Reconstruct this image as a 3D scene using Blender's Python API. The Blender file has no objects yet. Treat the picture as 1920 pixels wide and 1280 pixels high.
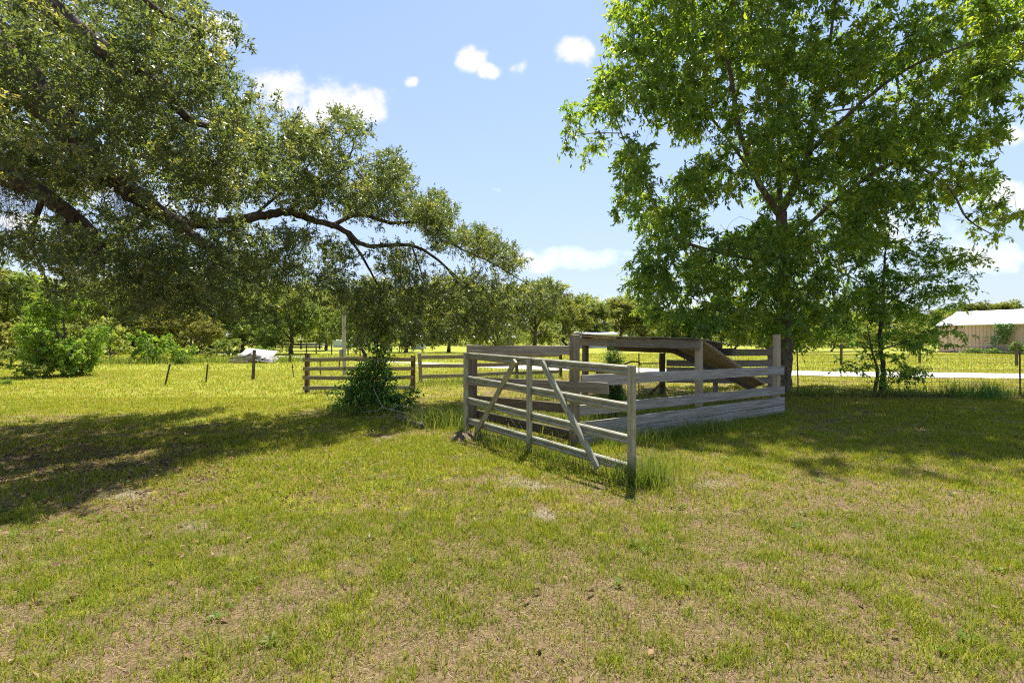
import bpy, math, random
import numpy as np
from mathutils import Vector, Matrix
rng = np.random.default_rng(11)
random.seed(5)
C = bpy.context.scene.collection
S = bpy.context.scene
F, HY, EYE = 960.0, 632.0, 1.55
SUN = np.array((0.12, 0.45, 1.0)); SUN /= np.linalg.norm(SUN)

def G(px, py):                       # photo pixel on the ground -> metres
    Y = F * EYE / (py - HY)
    return np.array(((px - 960) / F * Y, Y, 0.0))
def P(px, py, Y):                    # photo pixel at a distance -> metres
    return np.array(((px - 960) / F * Y, Y, EYE + (HY - py) / F * Y))
def nrm(a):
    a = np.asarray(a, float)
    return a / np.maximum(np.linalg.norm(a, axis=-1, keepdims=True), 1e-9)
def sstep(a, b, x):
    t = np.clip((x - a) / (b - a), 0, 1)
    return t * t * (3 - 2 * t)
def vnoise(x, y, seed=0):
    xi = np.floor(x).astype(np.int64); yi = np.floor(y).astype(np.int64)
    fx = x - xi; fy = y - yi
    fx = fx * fx * (3 - 2 * fx); fy = fy * fy * (3 - 2 * fy)
    def h(i, j):
        n = (i * 374761393 + j * 668265263 + seed * 144269) & 0xFFFFFFFF
        n = ((n ^ (n >> 13)) * 1274126177) & 0xFFFFFFFF
        return ((n ^ (n >> 16)) & 0xFFFF) / 65535.0
    return (h(xi, yi) * (1 - fx) + h(xi + 1, yi) * fx) * (1 - fy) + (h(xi, yi + 1) * (1 - fx) + h(xi + 1, yi + 1) * fx) * fy
def fbm(x, y, seed=0, o=4):
    s = 0; a = .5; t = 0
    for k in range(o):
        s = s + a * vnoise(x * 2 ** k, y * 2 ** k, seed + k); t += a; a *= .55
    return s / t

# ------------------------------------------------------------------ materials
def newmat(name):
    m = bpy.data.materials.new(name); m.use_nodes = True
    nt = m.node_tree
    return m, nt, nt.nodes['Principled BSDF'], nt.nodes['Material Output']
def nd(nt, t, **kw):
    n = nt.nodes.new(t)
    for k, v in kw.items():
        if k in n.inputs: n.inputs[k].default_value = v
        else: setattr(n, k, v)
    return n
def ramp(nt, stops, fac=None):
    r = nt.nodes.new('ShaderNodeValToRGB')
    e = r.color_ramp.elements
    while len(e) < len(stops): e.new(.5)
    for k, (p, c) in enumerate(stops):
        e[k].position = p; e[k].color = (*c, 1)
    if fac is not None: nt.links.new(fac, r.inputs[0])
    return r
def noise(nt, vec=None, scale=5, detail=6, rough=.6, dist=0):
    n = nd(nt, 'ShaderNodeTexNoise'); n.inputs['Scale'].default_value = scale
    n.inputs['Detail'].default_value = detail; n.inputs['Roughness'].default_value = rough
    n.inputs['Distortion'].default_value = dist
    if vec is not None: nt.links.new(vec, n.inputs['Vector'])
    return n
def math_(nt, op, a, b=None):
    m = nt.nodes.new('ShaderNodeMath'); m.operation = op
    for k, v in enumerate((a, b)):
        if v is None: continue
        if isinstance(v, (int, float)): m.inputs[k].default_value = v
        else: nt.links.new(v, m.inputs[k])
    return m.outputs[0]
def mix(nt, fac, a, b, kind='MIX'):
    m = nt.nodes.new('ShaderNodeMix'); m.data_type = 'RGBA'; m.blend_type = kind
    for s, v in ((m.inputs[0], fac), (m.inputs[6], a), (m.inputs[7], b)):
        if isinstance(v, (int, float)): s.default_value = v
        elif isinstance(v, tuple): s.default_value = (*v, 1)
        else: nt.links.new(v, s)
    return m.outputs[2]
def bump(nt, bs, height, strength=.5, dist=.01):
    b = nd(nt, 'ShaderNodeBump'); b.inputs['Strength'].default_value = strength; b.inputs['Distance'].default_value = dist
    nt.links.new(height, b.inputs['Height']); nt.links.new(b.outputs[0], bs.inputs['Normal'])

def leaf_mat(name, stops, trans=.35, rough=.45, spec=.4, under=None, tcol=(1.25, 1.2, .55), hue=0.0):
    m, nt, bs, out = newmat(name)
    at = nd(nt, 'ShaderNodeAttribute', attribute_name='rnd')
    r = ramp(nt, stops, at.outputs['Fac'])
    col = r.outputs[0]
    if hue:
        oi = nd(nt, 'ShaderNodeObjectInfo')
        hs = nd(nt, 'ShaderNodeHueSaturation')
        nt.links.new(math_(nt, 'MULTIPLY_ADD', oi.outputs['Random'], hue), hs.inputs['Hue'])
        hs.inputs['Hue'].default_value = .5
        mm = nt.nodes[-2] if False else None
        h = math_(nt, 'ADD', math_(nt, 'MULTIPLY', oi.outputs['Random'], hue), .5 - hue * .5)
        nt.links.new(h, hs.inputs['Hue'])
        v = math_(nt, 'ADD', math_(nt, 'MULTIPLY', math_(nt, 'FRACT', math_(nt, 'MULTIPLY', oi.outputs['Random'], 7.3)), .5), .75)
        nt.links.new(v, hs.inputs['Value']); nt.links.new(col, hs.inputs['Color'])
        col = hs.outputs[0]
    if under:
        g = nd(nt, 'ShaderNodeNewGeometry')
        col2 = mix(nt, g.outputs['Backfacing'], col, mix(nt, .6, col, under))
    else: col2 = col
    nt.links.new(col2, bs.inputs['Base Color'])
    bs.inputs['Roughness'].default_value = rough; bs.inputs['Specular IOR Level'].default_value = spec
    tr = nd(nt, 'ShaderNodeBsdfTranslucent')
    nt.links.new(mix(nt, 1.0, col, tcol, 'MULTIPLY'), tr.inputs['Color'])
    ms = nd(nt, 'ShaderNodeMixShader'); ms.inputs[0].default_value = trans
    nt.links.new(bs.outputs[0], ms.inputs[1]); nt.links.new(tr.outputs[0], ms.inputs[2])
    nt.links.new(ms.outputs[0], out.inputs['Surface'])
    return m
def wood_mat(name, dark, mid, light, rough=.85, green=0.0, bs_=.5):
    m, nt, bs, out = newmat(name)
    tc = nd(nt, 'ShaderNodeTexCoord'); oi = nd(nt, 'ShaderNodeObjectInfo')
    add = nd(nt, 'ShaderNodeVectorMath', operation='ADD')
    cmb = nd(nt, 'ShaderNodeCombineXYZ')
    nt.links.new(math_(nt, 'MULTIPLY', oi.outputs['Random'], 37.0), cmb.inputs[0]); nt.links.new(math_(nt, 'MULTIPLY', oi.outputs['Random'], 11.0), cmb.inputs[2])
    nt.links.new(tc.outputs['Object'], add.inputs[0]); nt.links.new(cmb.outputs[0], add.inputs[1])
    mp = nd(nt, 'ShaderNodeMapping'); mp.inputs['Scale'].default_value = (1.6, 26, 42)
    nt.links.new(add.outputs[0], mp.inputs['Vector'])
    n1 = noise(nt, mp.outputs[0], 1.0, 8, .68, .5)
    n2 = noise(nt, add.outputs[0], 3.5, 5, .6)
    mp3 = nd(nt, 'ShaderNodeMapping'); mp3.inputs['Scale'].default_value = (5, 60, 110); nt.links.new(add.outputs[0], mp3.inputs['Vector'])
    n3 = noise(nt, mp3.outputs[0], 1.0, 4, .7)
    r = ramp(nt, [(.28, dark), (.5, mid), (.72, light)], n1.outputs[0])
    c = mix(nt, math_(nt, 'MULTIPLY', n2.outputs[0], .55), r.outputs[0], dark)
    if green:
        gn = ramp(nt, [(.52, (0, 0, 0)), (.68, (1, 1, 1))], noise(nt, add.outputs[0], 2.1, 6, .65).outputs[0])
        c = mix(nt, math_(nt, 'MULTIPLY', gn.outputs[0], green), c, (.15, .16, .08))
    ck = ramp(nt, [(.30, (0, 0, 0)), (.37, (1, 1, 1))], n3.outputs[0])
    c = mix(nt, ck.outputs[0], mix(nt, .65, c, (.03, .026, .022)), c)
    v = math_(nt, 'ADD', math_(nt, 'MULTIPLY', oi.outputs['Random'], .45), .78)
    hs = nd(nt, 'ShaderNodeHueSaturation'); nt.links.new(v, hs.inputs['Value']); nt.links.new(c, hs.inputs['Color'])
    nt.links.new(hs.outputs[0], bs.inputs['Base Color']); bs.inputs['Roughness'].default_value = rough
    bs.inputs['Specular IOR Level'].default_value = .2
    bump(nt, bs, math_(nt, 'ADD', n1.outputs[0], math_(nt, 'MULTIPLY', ck.outputs[0], .6)), bs_, .006)
    return m
def plain(name, col, rough=.8, metal=0, var=.25, scale=6, bstr=.3, spec=.3):
    m, nt, bs, out = newmat(name)
    tc = nd(nt, 'ShaderNodeTexCoord')
    n = noise(nt, tc.outputs['Object'], scale, 7, .65)
    d = tuple(c * (1 - var) for c in col); l = tuple(min(1, c * (1 + var)) for c in col)
    r = ramp(nt, [(.3, d), (.7, l)], n.outputs[0])
    nt.links.new(r.outputs[0], bs.inputs['Base Color'])
    bs.inputs['Roughness'].default_value = rough; bs.inputs['Metallic'].default_value = metal; bs.inputs['Specular IOR Level'].default_value = spec
    if bstr: bump(nt, bs, n.outputs[0], bstr, .01)
    return m
def bark_mat(name, dark, light, sc=14, lich=None):
    m, nt, bs, out = newmat(name)
    tc = nd(nt, 'ShaderNodeTexCoord')
    mp = nd(nt, 'ShaderNodeMapping'); mp.inputs['Scale'].default_value = (1, 1, .35); nt.links.new(tc.outputs['Object'], mp.inputs['Vector'])
    n = noise(nt, mp.outputs[0], sc, 8, .7, .6)
    c = ramp(nt, [(.35, dark), (.65, light)], n.outputs[0]).outputs[0]
    if lich:
        l = ramp(nt, [(.53, (0, 0, 0)), (.6, (1, 1, 1))], noise(nt, tc.outputs['Object'], 5, 6, .7).outputs[0])
        c = mix(nt, math_(nt, 'MULTIPLY', l.outputs[0], .7), c, lich)
    nt.links.new(c, bs.inputs['Base Color']); bs.inputs['Roughness'].default_value = .9; bs.inputs['Specular IOR Level'].default_value = .15
    bump(nt, bs, n.outputs[0], .9, .03)
    return m

M_oak = leaf_mat('oak_leaf', [(0, (0.078, 0.121, 0.044)), (.5, (0.153, 0.203, 0.066)), (.8, (0.270, 0.303, 0.094)), (1, (0.432, 0.387, 0.134))], .52, .38, .5, (.20, .23, .14))
M_hick = leaf_mat('hickory_leaf', [(0, (0.114, 0.225, 0.042)), (.5, (0.222, 0.356, 0.046)), (.85, (0.458, 0.513, 0.053)), (1, (.34, .40, .045))], .56, .36, .5, (.18, .24, .11))
M_elm = leaf_mat('elm_leaf', [(0, (0.142, 0.302, 0.060)), (.6, (0.282, 0.472, 0.077)), (1, (0.596, 0.672, 0.092))], .42, .45, .35)
M_far = leaf_mat('far_leaf', [(0, (0.139, 0.185, 0.043)), (.5, (0.271, 0.316, 0.065)), (1, (0.468, 0.474, 0.099))], .38, .6, .2, None, (1.2, 1.15, .6), .05)
M_lime = leaf_mat('light_green_leaf', [(0, (0.112, 0.227, 0.033)), (.5, (0.223, 0.348, 0.046)), (1, (0.446, 0.504, 0.066))], .5, .5, .3)
M_vine = leaf_mat('vine_leaf', [(0, (0.076, 0.191, 0.039)), (.6, (0.140, 0.293, 0.049)), (1, (0.331, 0.450, 0.059))], .35, .4, .4)
M_grass = leaf_mat('grass_blade', [(0, (0.142, 0.212, 0.015)), (.45, (0.249, 0.292, 0.021)), (.74, (0.385, 0.360, 0.030)), (.88, (0.472, 0.347, 0.103)), (1, (0.596, 0.414, 0.188))], .42, .6, .15, None, (1.15, 1.15, .6))
M_tall = leaf_mat('tall_grass_blade', [(0, (0.105, 0.174, 0.022)), (.7, (0.200, 0.252, 0.034)), (1, (0.357, 0.319, 0.086))], .4, .5, .25, None, (1.15, 1.15, .6))
M_thatch = leaf_mat('dry_grass_blade', [(0, (.18, .12, .055)), (.5, (.30, .22, .105)), (1, (.46, .36, .20))], .15, .8, .1, None, (1.1, 1.0, .8))
M_litter = leaf_mat('fallen_leaf', [(0, (.10, .055, .035)), (.6, (.20, .11, .065)), (1, (.33, .21, .12))], .1, .7, .2, None, (1, .9, .7))
M_moss = leaf_mat('moss_strand', [(0, (.20, .185, .11)), (.6, (.31, .285, .18)), (1, (.42, .39, .26))], .45, .9, .05, None, (1.05, 1, .8))
M_obark = bark_mat('oak_bark', (.035, .026, .02), (.14, .105, .08), 16, (.16, .15, .12))
M_hbark = bark_mat('hickory_bark', (.07, .052, .038), (.26, .20, .15), 14, (.24, .22, .18))
M_fbark = bark_mat('far_bark', (.05, .04, .03), (.17, .14, .11), 6)
M_twig = bark_mat('dead_twig', (.22, .19, .16), (.45, .41, .36), 20)
M_grey = wood_mat('weathered_grey_board', (.14, .12, .098), (.37, .335, .285), (.60, .55, .485), green=.16)
M_brown = wood_mat('weathered_brown_board', (.15, .118, .085), (.37, .305, .232), (.58, .495, .40), green=.18)
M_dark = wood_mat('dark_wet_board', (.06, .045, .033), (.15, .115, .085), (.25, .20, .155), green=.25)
M_tanpost = wood_mat('treated_tan_post', (.26, .19, .11), (.52, .41, .26), (.68, .56, .39), green=.15)
M_olpost = wood_mat('olive_post', (.12, .095, .06), (.27, .22, .14), (.40, .33, .22), green=.3)
M_redpost = wood_mat('red_brown_post', (.06, .035, .025), (.14, .085, .06), (.22, .15, .11))
M_pole = wood_mat('pale_pole', (.25, .21, .17), (.45, .40, .35), (.60, .55, .50))
M_ply = wood_mat('orange_plywood', (.50, .35, .19), (.70, .52, .31), (.78, .62, .40), bs_=.2)
M_blackwood = wood_mat('black_board', (.02, .02, .02), (.04, .038, .035), (.07, .065, .06))
M_white = plain('white_paint', (.74, .75, .74), .55, 0, .08, 8, .1)
M_palegreen = plain('pale_green_siding', (.50, .58, .52), .6, 0, .08, 8, .1)
M_glass = plain('dark_window', (.10, .13, .14), .15, 0, .2, 3, 0, .6)
M_rust = plain('rusty_steel', (.17, .10, .065), .8, .3, .45, 18, .4)
M_wire = plain('dull_wire', (.30, .28, .26), .6, .6, .3, 20, 0)
M_steelrod = plain('dark_steel_rod', (.07, .06, .055), .7, .5, .35, 20, .2)
M_tarblack = plain('black_plastic', (.015, .015, .016), .5, 0, .3, 6, .1)
M_soil = plain('red_brown_soil', (.155, .105, .07), .95, 0, .45, 24, 1.0)
def galv_mat():
    m, nt, bs, out = newmat('galvanised_steel')
    tc = nd(nt, 'ShaderNodeTexCoord')
    mp = nd(nt, 'ShaderNodeMapping'); mp.inputs['Scale'].default_value = (2.2, 9, 9); nt.links.new(tc.outputs['Object'], mp.inputs['Vector'])
    n = noise(nt, mp.outputs[0], 2.2, 8, .65, .3); v = nd(nt, 'ShaderNodeTexVoronoi'); v.inputs['Scale'].default_value = 45
    nt.links.new(tc.outputs['Object'], v.inputs['Vector'])
    c = ramp(nt, [(.25, (.17, .16, .105)), (.5, (.32, .305, .22)), (.78, (.50, .485, .385))], n.outputs[0]).outputs[0]
    c = mix(nt, .12, c, v.outputs['Color'], 'SOFT_LIGHT')
    rs = ramp(nt, [(.58, (0, 0, 0)), (.72, (1, 1, 1))], noise(nt, tc.outputs['Object'], 5, 7, .7).outputs[0])
    c = mix(nt, math_(nt, 'MULTIPLY', rs.outputs[0], .5), c, (.20, .155, .09))
    nt.links.new(c, bs.inputs['Base Color']); bs.inputs['Metallic'].default_value = .5
    rr = math_(nt, 'ADD', math_(nt, 'MULTIPLY', n.outputs[0], .25), .36); nt.links.new(rr, bs.inputs['Roughness'])
    bump(nt, bs, n.outputs[0], .12, .004)
    return m
M_galv = galv_mat()
def sheet_mat(name, col, col2, rust=.4):
    m, nt, bs, out = newmat(name)
    tc = nd(nt, 'ShaderNodeTexCoord')
    mp = nd(nt, 'ShaderNodeMapping'); mp.inputs['Scale'].default_value = (1, 1, .2); nt.links.new(tc.outputs['Object'], mp.inputs['Vector'])
    n = noise(nt, mp.outputs[0], 1.7, 7, .65, .3)
    c = ramp(nt, [(.35, col), (.7, col2)], n.outputs[0]).outputs[0]
    r = ramp(nt, [(.55, (0, 0, 0)), (.72, (1, 1, 1))], noise(nt, mp.outputs[0], 4.3, 6, .7).outputs[0])
    c = mix(nt, math_(nt, 'MULTIPLY', r.outputs[0], rust), c, (.22, .12, .07))
    nt.links.new(c, bs.inputs['Base Color']); bs.inputs['Roughness'].default_value = .55
    return m
M_roofsheet = sheet_mat('weathered_roof_sheet', (.42, .40, .37), (.62, .59, .54), .35)
M_barnwall = sheet_mat('tan_ribbed_siding', (.56, .375, .26), (.67, .49, .36), .08)
M_barnroof = sheet_mat('white_metal_roof', (.74, .75, .76), (.82, .82, .82), .04)
M_pale = sheet_mat('pale_sheet', (.24, .22, .205), (.43, .41, .385), .4)
M_road = None
def road_mat():
    m, nt, bs, out = newmat('white_gravel')
    tc = nd(nt, 'ShaderNodeTexCoord')
    a = noise(nt, tc.outputs['Object'], .7, 6, .6); b = noise(nt, tc.outputs['Object'], 18, 5, .7)
    c = ramp(nt, [(.3, (.42, .375, .315)), (.65, (.60, .555, .485))], a.outputs[0]).outputs[0]
    c = mix(nt, math_(nt, 'MULTIPLY', b.outputs[0], .5), c, (.48, .43, .36))
    nt.links.new(c, bs.inputs['Base Color']); bs.inputs['Roughness'].default_value = .95
    bump(nt, bs, b.outputs[0], .5, .02)
    return m
M_road = road_mat()
def ground_mat():
    m, nt, bs, out = newmat('lawn_ground')
    tc = nd(nt, 'ShaderNodeTexCoord'); ob = tc.outputs['Object']
    g = nd(nt, 'ShaderNodeAttribute', attribute_name='green').outputs['Fac']
    sd = nd(nt, 'ShaderNodeAttribute', attribute_name='sand').outputs['Fac']
    mu = nd(nt, 'ShaderNodeAttribute', attribute_name='mulch').outputs['Fac']
    f1 = noise(nt, ob, 40, 8, .72); f2 = noise(nt, ob, 9, 7, .65); f3 = noise(nt, ob, .55, 6, .6); f4 = noise(nt, ob, 2.2, 6, .65)
    th = ramp(nt, [(.30, (.05, .032, .018)), (.45, (.15, .10, .052)), (.6, (.255, .182, .092)), (.75, (.40, .30, .165))], f1.outputs[0]).outputs[0]
    th = mix(nt, math_(nt, 'MULTIPLY', f2.outputs[0], .5), th, (.15, .098, .065))
    gr = ramp(nt, [(.3, (.11, .125, .014)), (.5, (.20, .212, .021)), (.7, (.31, .30, .038))], f2.outputs[0]).outputs[0]
    gr = mix(nt, math_(nt, 'MULTIPLY', f1.outputs[0], .45), gr, (.25, .225, .04))
    big = ramp(nt, [(.35, (0, 0, 0)), (.7, (1, 1, 1))], f4.outputs[0]).outputs[0]
    gr = mix(nt, math_(nt, 'MULTIPLY', big, .4), gr, (.32, .27, .065))
    k = math_(nt, 'ADD', g, math_(nt, 'MULTIPLY', math_(nt, 'SUBTRACT', f2.outputs[0], .5), 1.3))
    k = math_(nt, 'ADD', k, math_(nt, 'MULTIPLY', math_(nt, 'SUBTRACT', f4.outputs[0], .5), .7))
    kk = ramp(nt, [(.34, (0, 0, 0)), (.62, (1, 1, 1))], k).outputs[0]
    lush = ramp(nt, [(.85, (0, 0, 0)), (1.0, (1, 1, 1))], math_(nt, 'SUBTRACT', g, .05)).outputs[0]
    gr = mix(nt, math_(nt, 'MULTIPLY', lush, .6), gr, mix(nt, f2.outputs[0], (.24, .29, .03), (.33, .345, .06)))
    c = mix(nt, kk, th, gr)
    c = mix(nt, mu, c, ramp(nt, [(.3, (.045, .03, .022)), (.7, (.15, .10, .07))], f1.outputs[0]).outputs[0])
    s2 = math_(nt, 'ADD', sd, math_(nt, 'MULTIPLY', math_(nt, 'SUBTRACT', f1.outputs[0], .55), 1.8))
    sk = ramp(nt, [(.42, (0, 0, 0)), (.62, (1, 1, 1))], s2).outputs[0]
    c = mix(nt, math_(nt, 'MULTIPLY', sk, .55), c, ramp(nt, [(.3, (.22, .175, .135)), (.7, (.38, .33, .275))], f1.outputs[0]).outputs[0])
    nt.links.new(c, bs.inputs['Base Color']); bs.inputs['Roughness'].default_value = .95; bs.inputs['Specular IOR Level'].default_value = .1
    bump(nt, bs, math_(nt, 'ADD', f1.outputs[0], f2.outputs[0]), .8, .03)
    return m
M_ground = ground_mat()

# ------------------------------------------------------------------ object helpers
def tag(o, label=None, cat=None, group=None, kind=None):
    if label: o['label'] = label
    if cat: o['category'] = cat
    if group: o['group'] = group
    if kind: o['kind'] = kind
    return o
def thing(name, label, cat, loc, group=None):
    o = bpy.data.objects.new(name, None); C.objects.link(o)
    o.location = Vector(loc); o.empty_display_size = .2
    return tag(o, label, cat, group)
def link(name, me, mat, parent=None):
    o = bpy.data.objects.new(name, me); C.objects.link(o)
    if mat and not me.materials: me.materials.append(mat)
    if parent: o.parent = parent
    return o
def arr_mesh(name, v, f, rnd=None, smooth=False):
    v = np.ascontiguousarray(v, np.float32); f = np.ascontiguousarray(f, np.int32)
    me = bpy.data.meshes.new(name); n, k = f.shape
    me.vertices.add(len(v)); me.vertices.foreach_set('co', v.ravel())
    me.loops.add(n * k); me.loops.foreach_set('vertex_index', f.ravel())
    me.polygons.add(n)
    me.polygons.foreach_set('loop_start', np.arange(0, n * k, k, dtype=np.int32))
    me.polygons.foreach_set('loop_total', np.full(n, k, np.int32))
    if smooth: me.polygons.foreach_set('use_smooth', np.ones(n, bool))
    me.update(calc_edges=True)
    if rnd is not None:
        for nm, a in (rnd.items() if isinstance(rnd, dict) else (('rnd', rnd),)):
            at = me.attributes.new(nm, 'FLOAT', 'POINT'); at.data.foreach_set('value', np.ascontiguousarray(a, np.float32))
    return me
class Tubes:
    def __init__(s): s.v = []; s.f = []; s.n = 0
    def add(s, pts, rad, sides=8, jit=0.0, cap=True):
        pts = np.asarray(pts, float); k = len(pts)
        rad = np.broadcast_to(np.asarray(rad, float), (k,))
        t = np.gradient(pts, axis=0); t = nrm(t)
        ref = np.array((0, 0, 1.0)) if abs(t[:, 2]).mean() < .8 else np.array((1.0, 0, 0))
        a = nrm(np.cross(t, ref)); b = np.cross(t, a)
        th = np.linspace(0, 2 * np.pi, sides, endpoint=False)
        r = rad[:, None] * (1 + jit * rng.uniform(-1, 1, (k, sides)))
        ring = pts[:, None] + r[..., None] * (np.cos(th)[None, :, None] * a[:, None] + np.sin(th)[None, :, None] * b[:, None])
        s.v.append(ring.reshape(-1, 3))
        i = np.arange(k - 1)[:, None] * sides; j = np.arange(sides)[None]; j2 = (j + 1) % sides
        s.f.append(np.stack((i + j, i + j2, i + sides + j2, i + sides + j), -1).reshape(-1, 4) + s.n)
        s.n += k * sides
        if cap and sides >= 4:
            for base, rev in ((0, True), ((k - 1) * sides, False)):
                idx = [base + q for q in range(sides)]
                o = s.n - k * sides
                for q in range(1, sides - 2, 2):
                    qd = [idx[0], idx[q], idx[q + 1], idx[min(q + 2, sides - 1)]]
                    s.f.append(np.array([qd[::-1] if rev else qd]) + o)
    def mesh(s, name, off=(0, 0, 0), smooth=True):
        return arr_mesh(name, np.concatenate(s.v) - np.asarray(off), np.concatenate(s.f), None, smooth)
def spline(pts, m=5):
    p = np.asarray(pts, float)
    if len(p) < 3: return np.linspace(p[0], p[-1], m + 1)
    q = np.vstack((2 * p[0] - p[1], p, 2 * p[-1] - p[-2])); out = []
    for i in range(1, len(q) - 2):
        a, b, c, d = q[i - 1], q[i], q[i + 1], q[i + 2]
        for t in np.linspace(0, 1, m, endpoint=False):
            out.append(.5 * (2 * b + (c - a) * t + (2 * a - 5 * b + 4 * c - d) * t ** 2 + (3 * b - a - 3 * c + d) * t ** 3))
    out.append(p[-1]); return np.array(out)
def leaf_arrays(pos, d, up, L, W, fold=.25):
    d = nrm(d); s = nrm(np.cross(d, up)); n = np.cross(s, d)
    L = np.broadcast_to(L, (len(pos),))[:, None]; W = np.broadcast_to(W, (len(pos),))[:, None]
    v = np.empty((len(pos), 4, 3))
    v[:, 0] = pos; v[:, 2] = pos + d * L
    mid = pos + d * L * .45 + n * W * fold
    v[:, 1] = mid + s * W * .5; v[:, 3] = mid - s * W * .5
    return v.reshape(-1, 3), np.arange(len(pos) * 4).reshape(-1, 4)
def sub(o, name, v, f, mat, parent, rnd=None, smooth=False):
    return link(name, arr_mesh(name, v - np.array(parent.location), f, rnd, smooth), mat, parent)

def seg_frame(p0, p1, up):
    p0 = np.asarray(p0, float); p1 = np.asarray(p1, float)
    L = np.linalg.norm(p1 - p0); x = (p1 - p0) / L
    up = np.asarray(up, float)
    y = nrm(np.cross(up, x)); z = np.cross(x, y)
    return L, Matrix(((x[0], y[0], z[0], p0[0]), (x[1], y[1], z[1], p0[1]), (x[2], y[2], z[2], p0[2]), (0, 0, 0, 1)))
def sweep(parent, name, p0, p1, prof, mat, up=(0, 0, 1), segs=1, jit=0.0, warp=0.0, smooth=False, taper=1.0, label=None):
    """a closed profile (y,z) swept from p0 to p1 in its own local frame, x along its length"""
    L, mw = seg_frame(p0, p1, up)
    prof = np.asarray(prof, float); k = len(prof)
    xs = np.linspace(0, L, segs + 1); v = []
    wob = rng.uniform(-1, 1, (segs + 1, 2)) * warp
    for i, x in enumerate(xs):
        q = prof * (1 + (taper - 1) * x / L) + rng.uniform(-1, 1, prof.shape) * jit + wob[i]
        ex = rng.uniform(-1, 1, k) * jit * (2.5 if i in (0, segs) else 0)
        v.append(np.column_stack((x + ex, q)))
    v = np.concatenate(v)
    faces = []
    for i in range(segs):
        for j in range(k):
            j2 = (j + 1) % k
            faces.append((i * k + j, (i + 1) * k + j, (i + 1) * k + j2, i * k + j2))
    me = bpy.data.meshes.new(name)
    me.from_pydata([tuple(a) for a in v], [], faces + [tuple(range(k)), tuple(reversed(range(segs * k, segs * k + k)))])
    me.update()
    if smooth: me.polygons.foreach_set('use_smooth', np.ones(len(me.polygons), bool))
    import bmesh
    bm = bmesh.new(); bm.from_mesh(me); bmesh.ops.recalc_face_normals(bm, faces=bm.faces); bm.to_mesh(me); bm.free()
    o = link(name, me, mat, parent)
    o.matrix_local = (Matrix.Translation(-Vector(parent.location)) if parent else Matrix()) @ mw
    if label: o['label'] = label
    return o
def rect(t, h, b=.006):
    t /= 2; h /= 2
    return [(-t + b, -h), (t - b, -h), (t, -h + b), (t, h - b), (t - b, h), (-t + b, h), (-t, h - b), (-t, -h + b)]
def rnd_prof(r, n=10, sq=0.0):
    a = np.linspace(0, 2 * np.pi, n, endpoint=False)
    return np.column_stack((np.cos(a), np.sin(a))) * r
def board(parent, p0, p1, h, t, mat, name='board', segs=None, label=None, warp=.007):
    n = segs or max(2, int(np.linalg.norm(np.asarray(p1) - np.asarray(p0)) / .35))
    return sweep(parent, name, p0, p1, rect(t, h, .005), mat, (0, 0, 1), n, .0022, warp, label=label)
def post(parent, base, top, w, mat, name='post', round_=False, label=None, facing=(1, 0, 0), d=None):
    prof = rnd_prof(w / 2, 12) if round_ else rect(w, d or w, .012)
    b = np.asarray(base, float) - (0, 0, .15)
    return sweep(parent, name, b, top, prof, mat, facing, 5, .003, .003, smooth=False, label=label)
def box(parent, name, lo, hi, mat, bev=0.0):
    lo = np.asarray(lo, float); hi = np.asarray(hi, float)
    v = [(x, y, z) for x in (lo[0], hi[0]) for y in (lo[1], hi[1]) for z in (lo[2], hi[2])]
    f = [(0, 1, 3, 2), (4, 6, 7, 5), (0, 4, 5, 1), (2, 3, 7, 6), (0, 2, 6, 4), (1, 5, 7, 3)]
    return sub(None, name, np.array(v), np.array(f), mat, parent)

# ------------------------------------------------------------------ ground
def hgt(x, y):
    k = sstep(17, 12, y) if False else 1 - sstep(12, 17, y)
    return ((fbm(x * .9, y * .9, 3) - .5) * .07 + (fbm(x * 4, y * 4, 9, 3) - .5) * .025) * k
SANDS = [(985, 906, .38), (1000, 962, .28), (350, 985, .2), (1215, 878, .22), (640, 742, .5), (880, 822, .4), (720, 822, .3), (1710, 985, .3), (235, 925, .35), (1330, 905, .25)]
def bare(x, y):
    s = np.zeros_like(x)
    for px, py, r in SANDS:
        g = G(px, py); s = np.maximum(s, np.exp(-(((x - g[0]) / r) ** 2 + ((y - g[1]) / (r * .9)) ** 2)))
    q = fbm(x * 3.2, y * 3.2, 61, 4)
    return np.clip(s * 1.25 - sstep(.62, .40, q) * 0 - np.clip((.60 - q) * 5.5, 0, 1.2), 0, 1)
def mulch(x, y):
    m = np.exp(-((x + 5.9) / 2.2) ** 2 - ((y - 6.5) / 1.5) ** 2) * .9 * sstep(.38, .62, fbm(x * .9, y * 1.6, 41))
    m = np.maximum(m, np.exp(-((y - 13.55) / .55) ** 2) * sstep(6.0, 7.6, x) * (1 - sstep(19, 24, x)))
    m = np.maximum(m, np.exp(-((x - 6.6) / 1.1) ** 2 - ((y - 11.3) / 1.4) ** 2) * .6)
    m = np.maximum(m, np.exp(-((x + 2.4) / 1.5) ** 2 - ((y - 10.4) / .8) ** 2) * .7)
    m = np.maximum(m, np.exp(-((x + .1) / .55) ** 2 - ((y - 7.6) / .35) ** 2) * .8)
    m = np.maximum(m, np.exp(-((x + 17.6) / 2.2) ** 2 - ((y - 20.2) / .8) ** 2) * .8)
    return np.clip(m, 0, 1)
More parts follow.
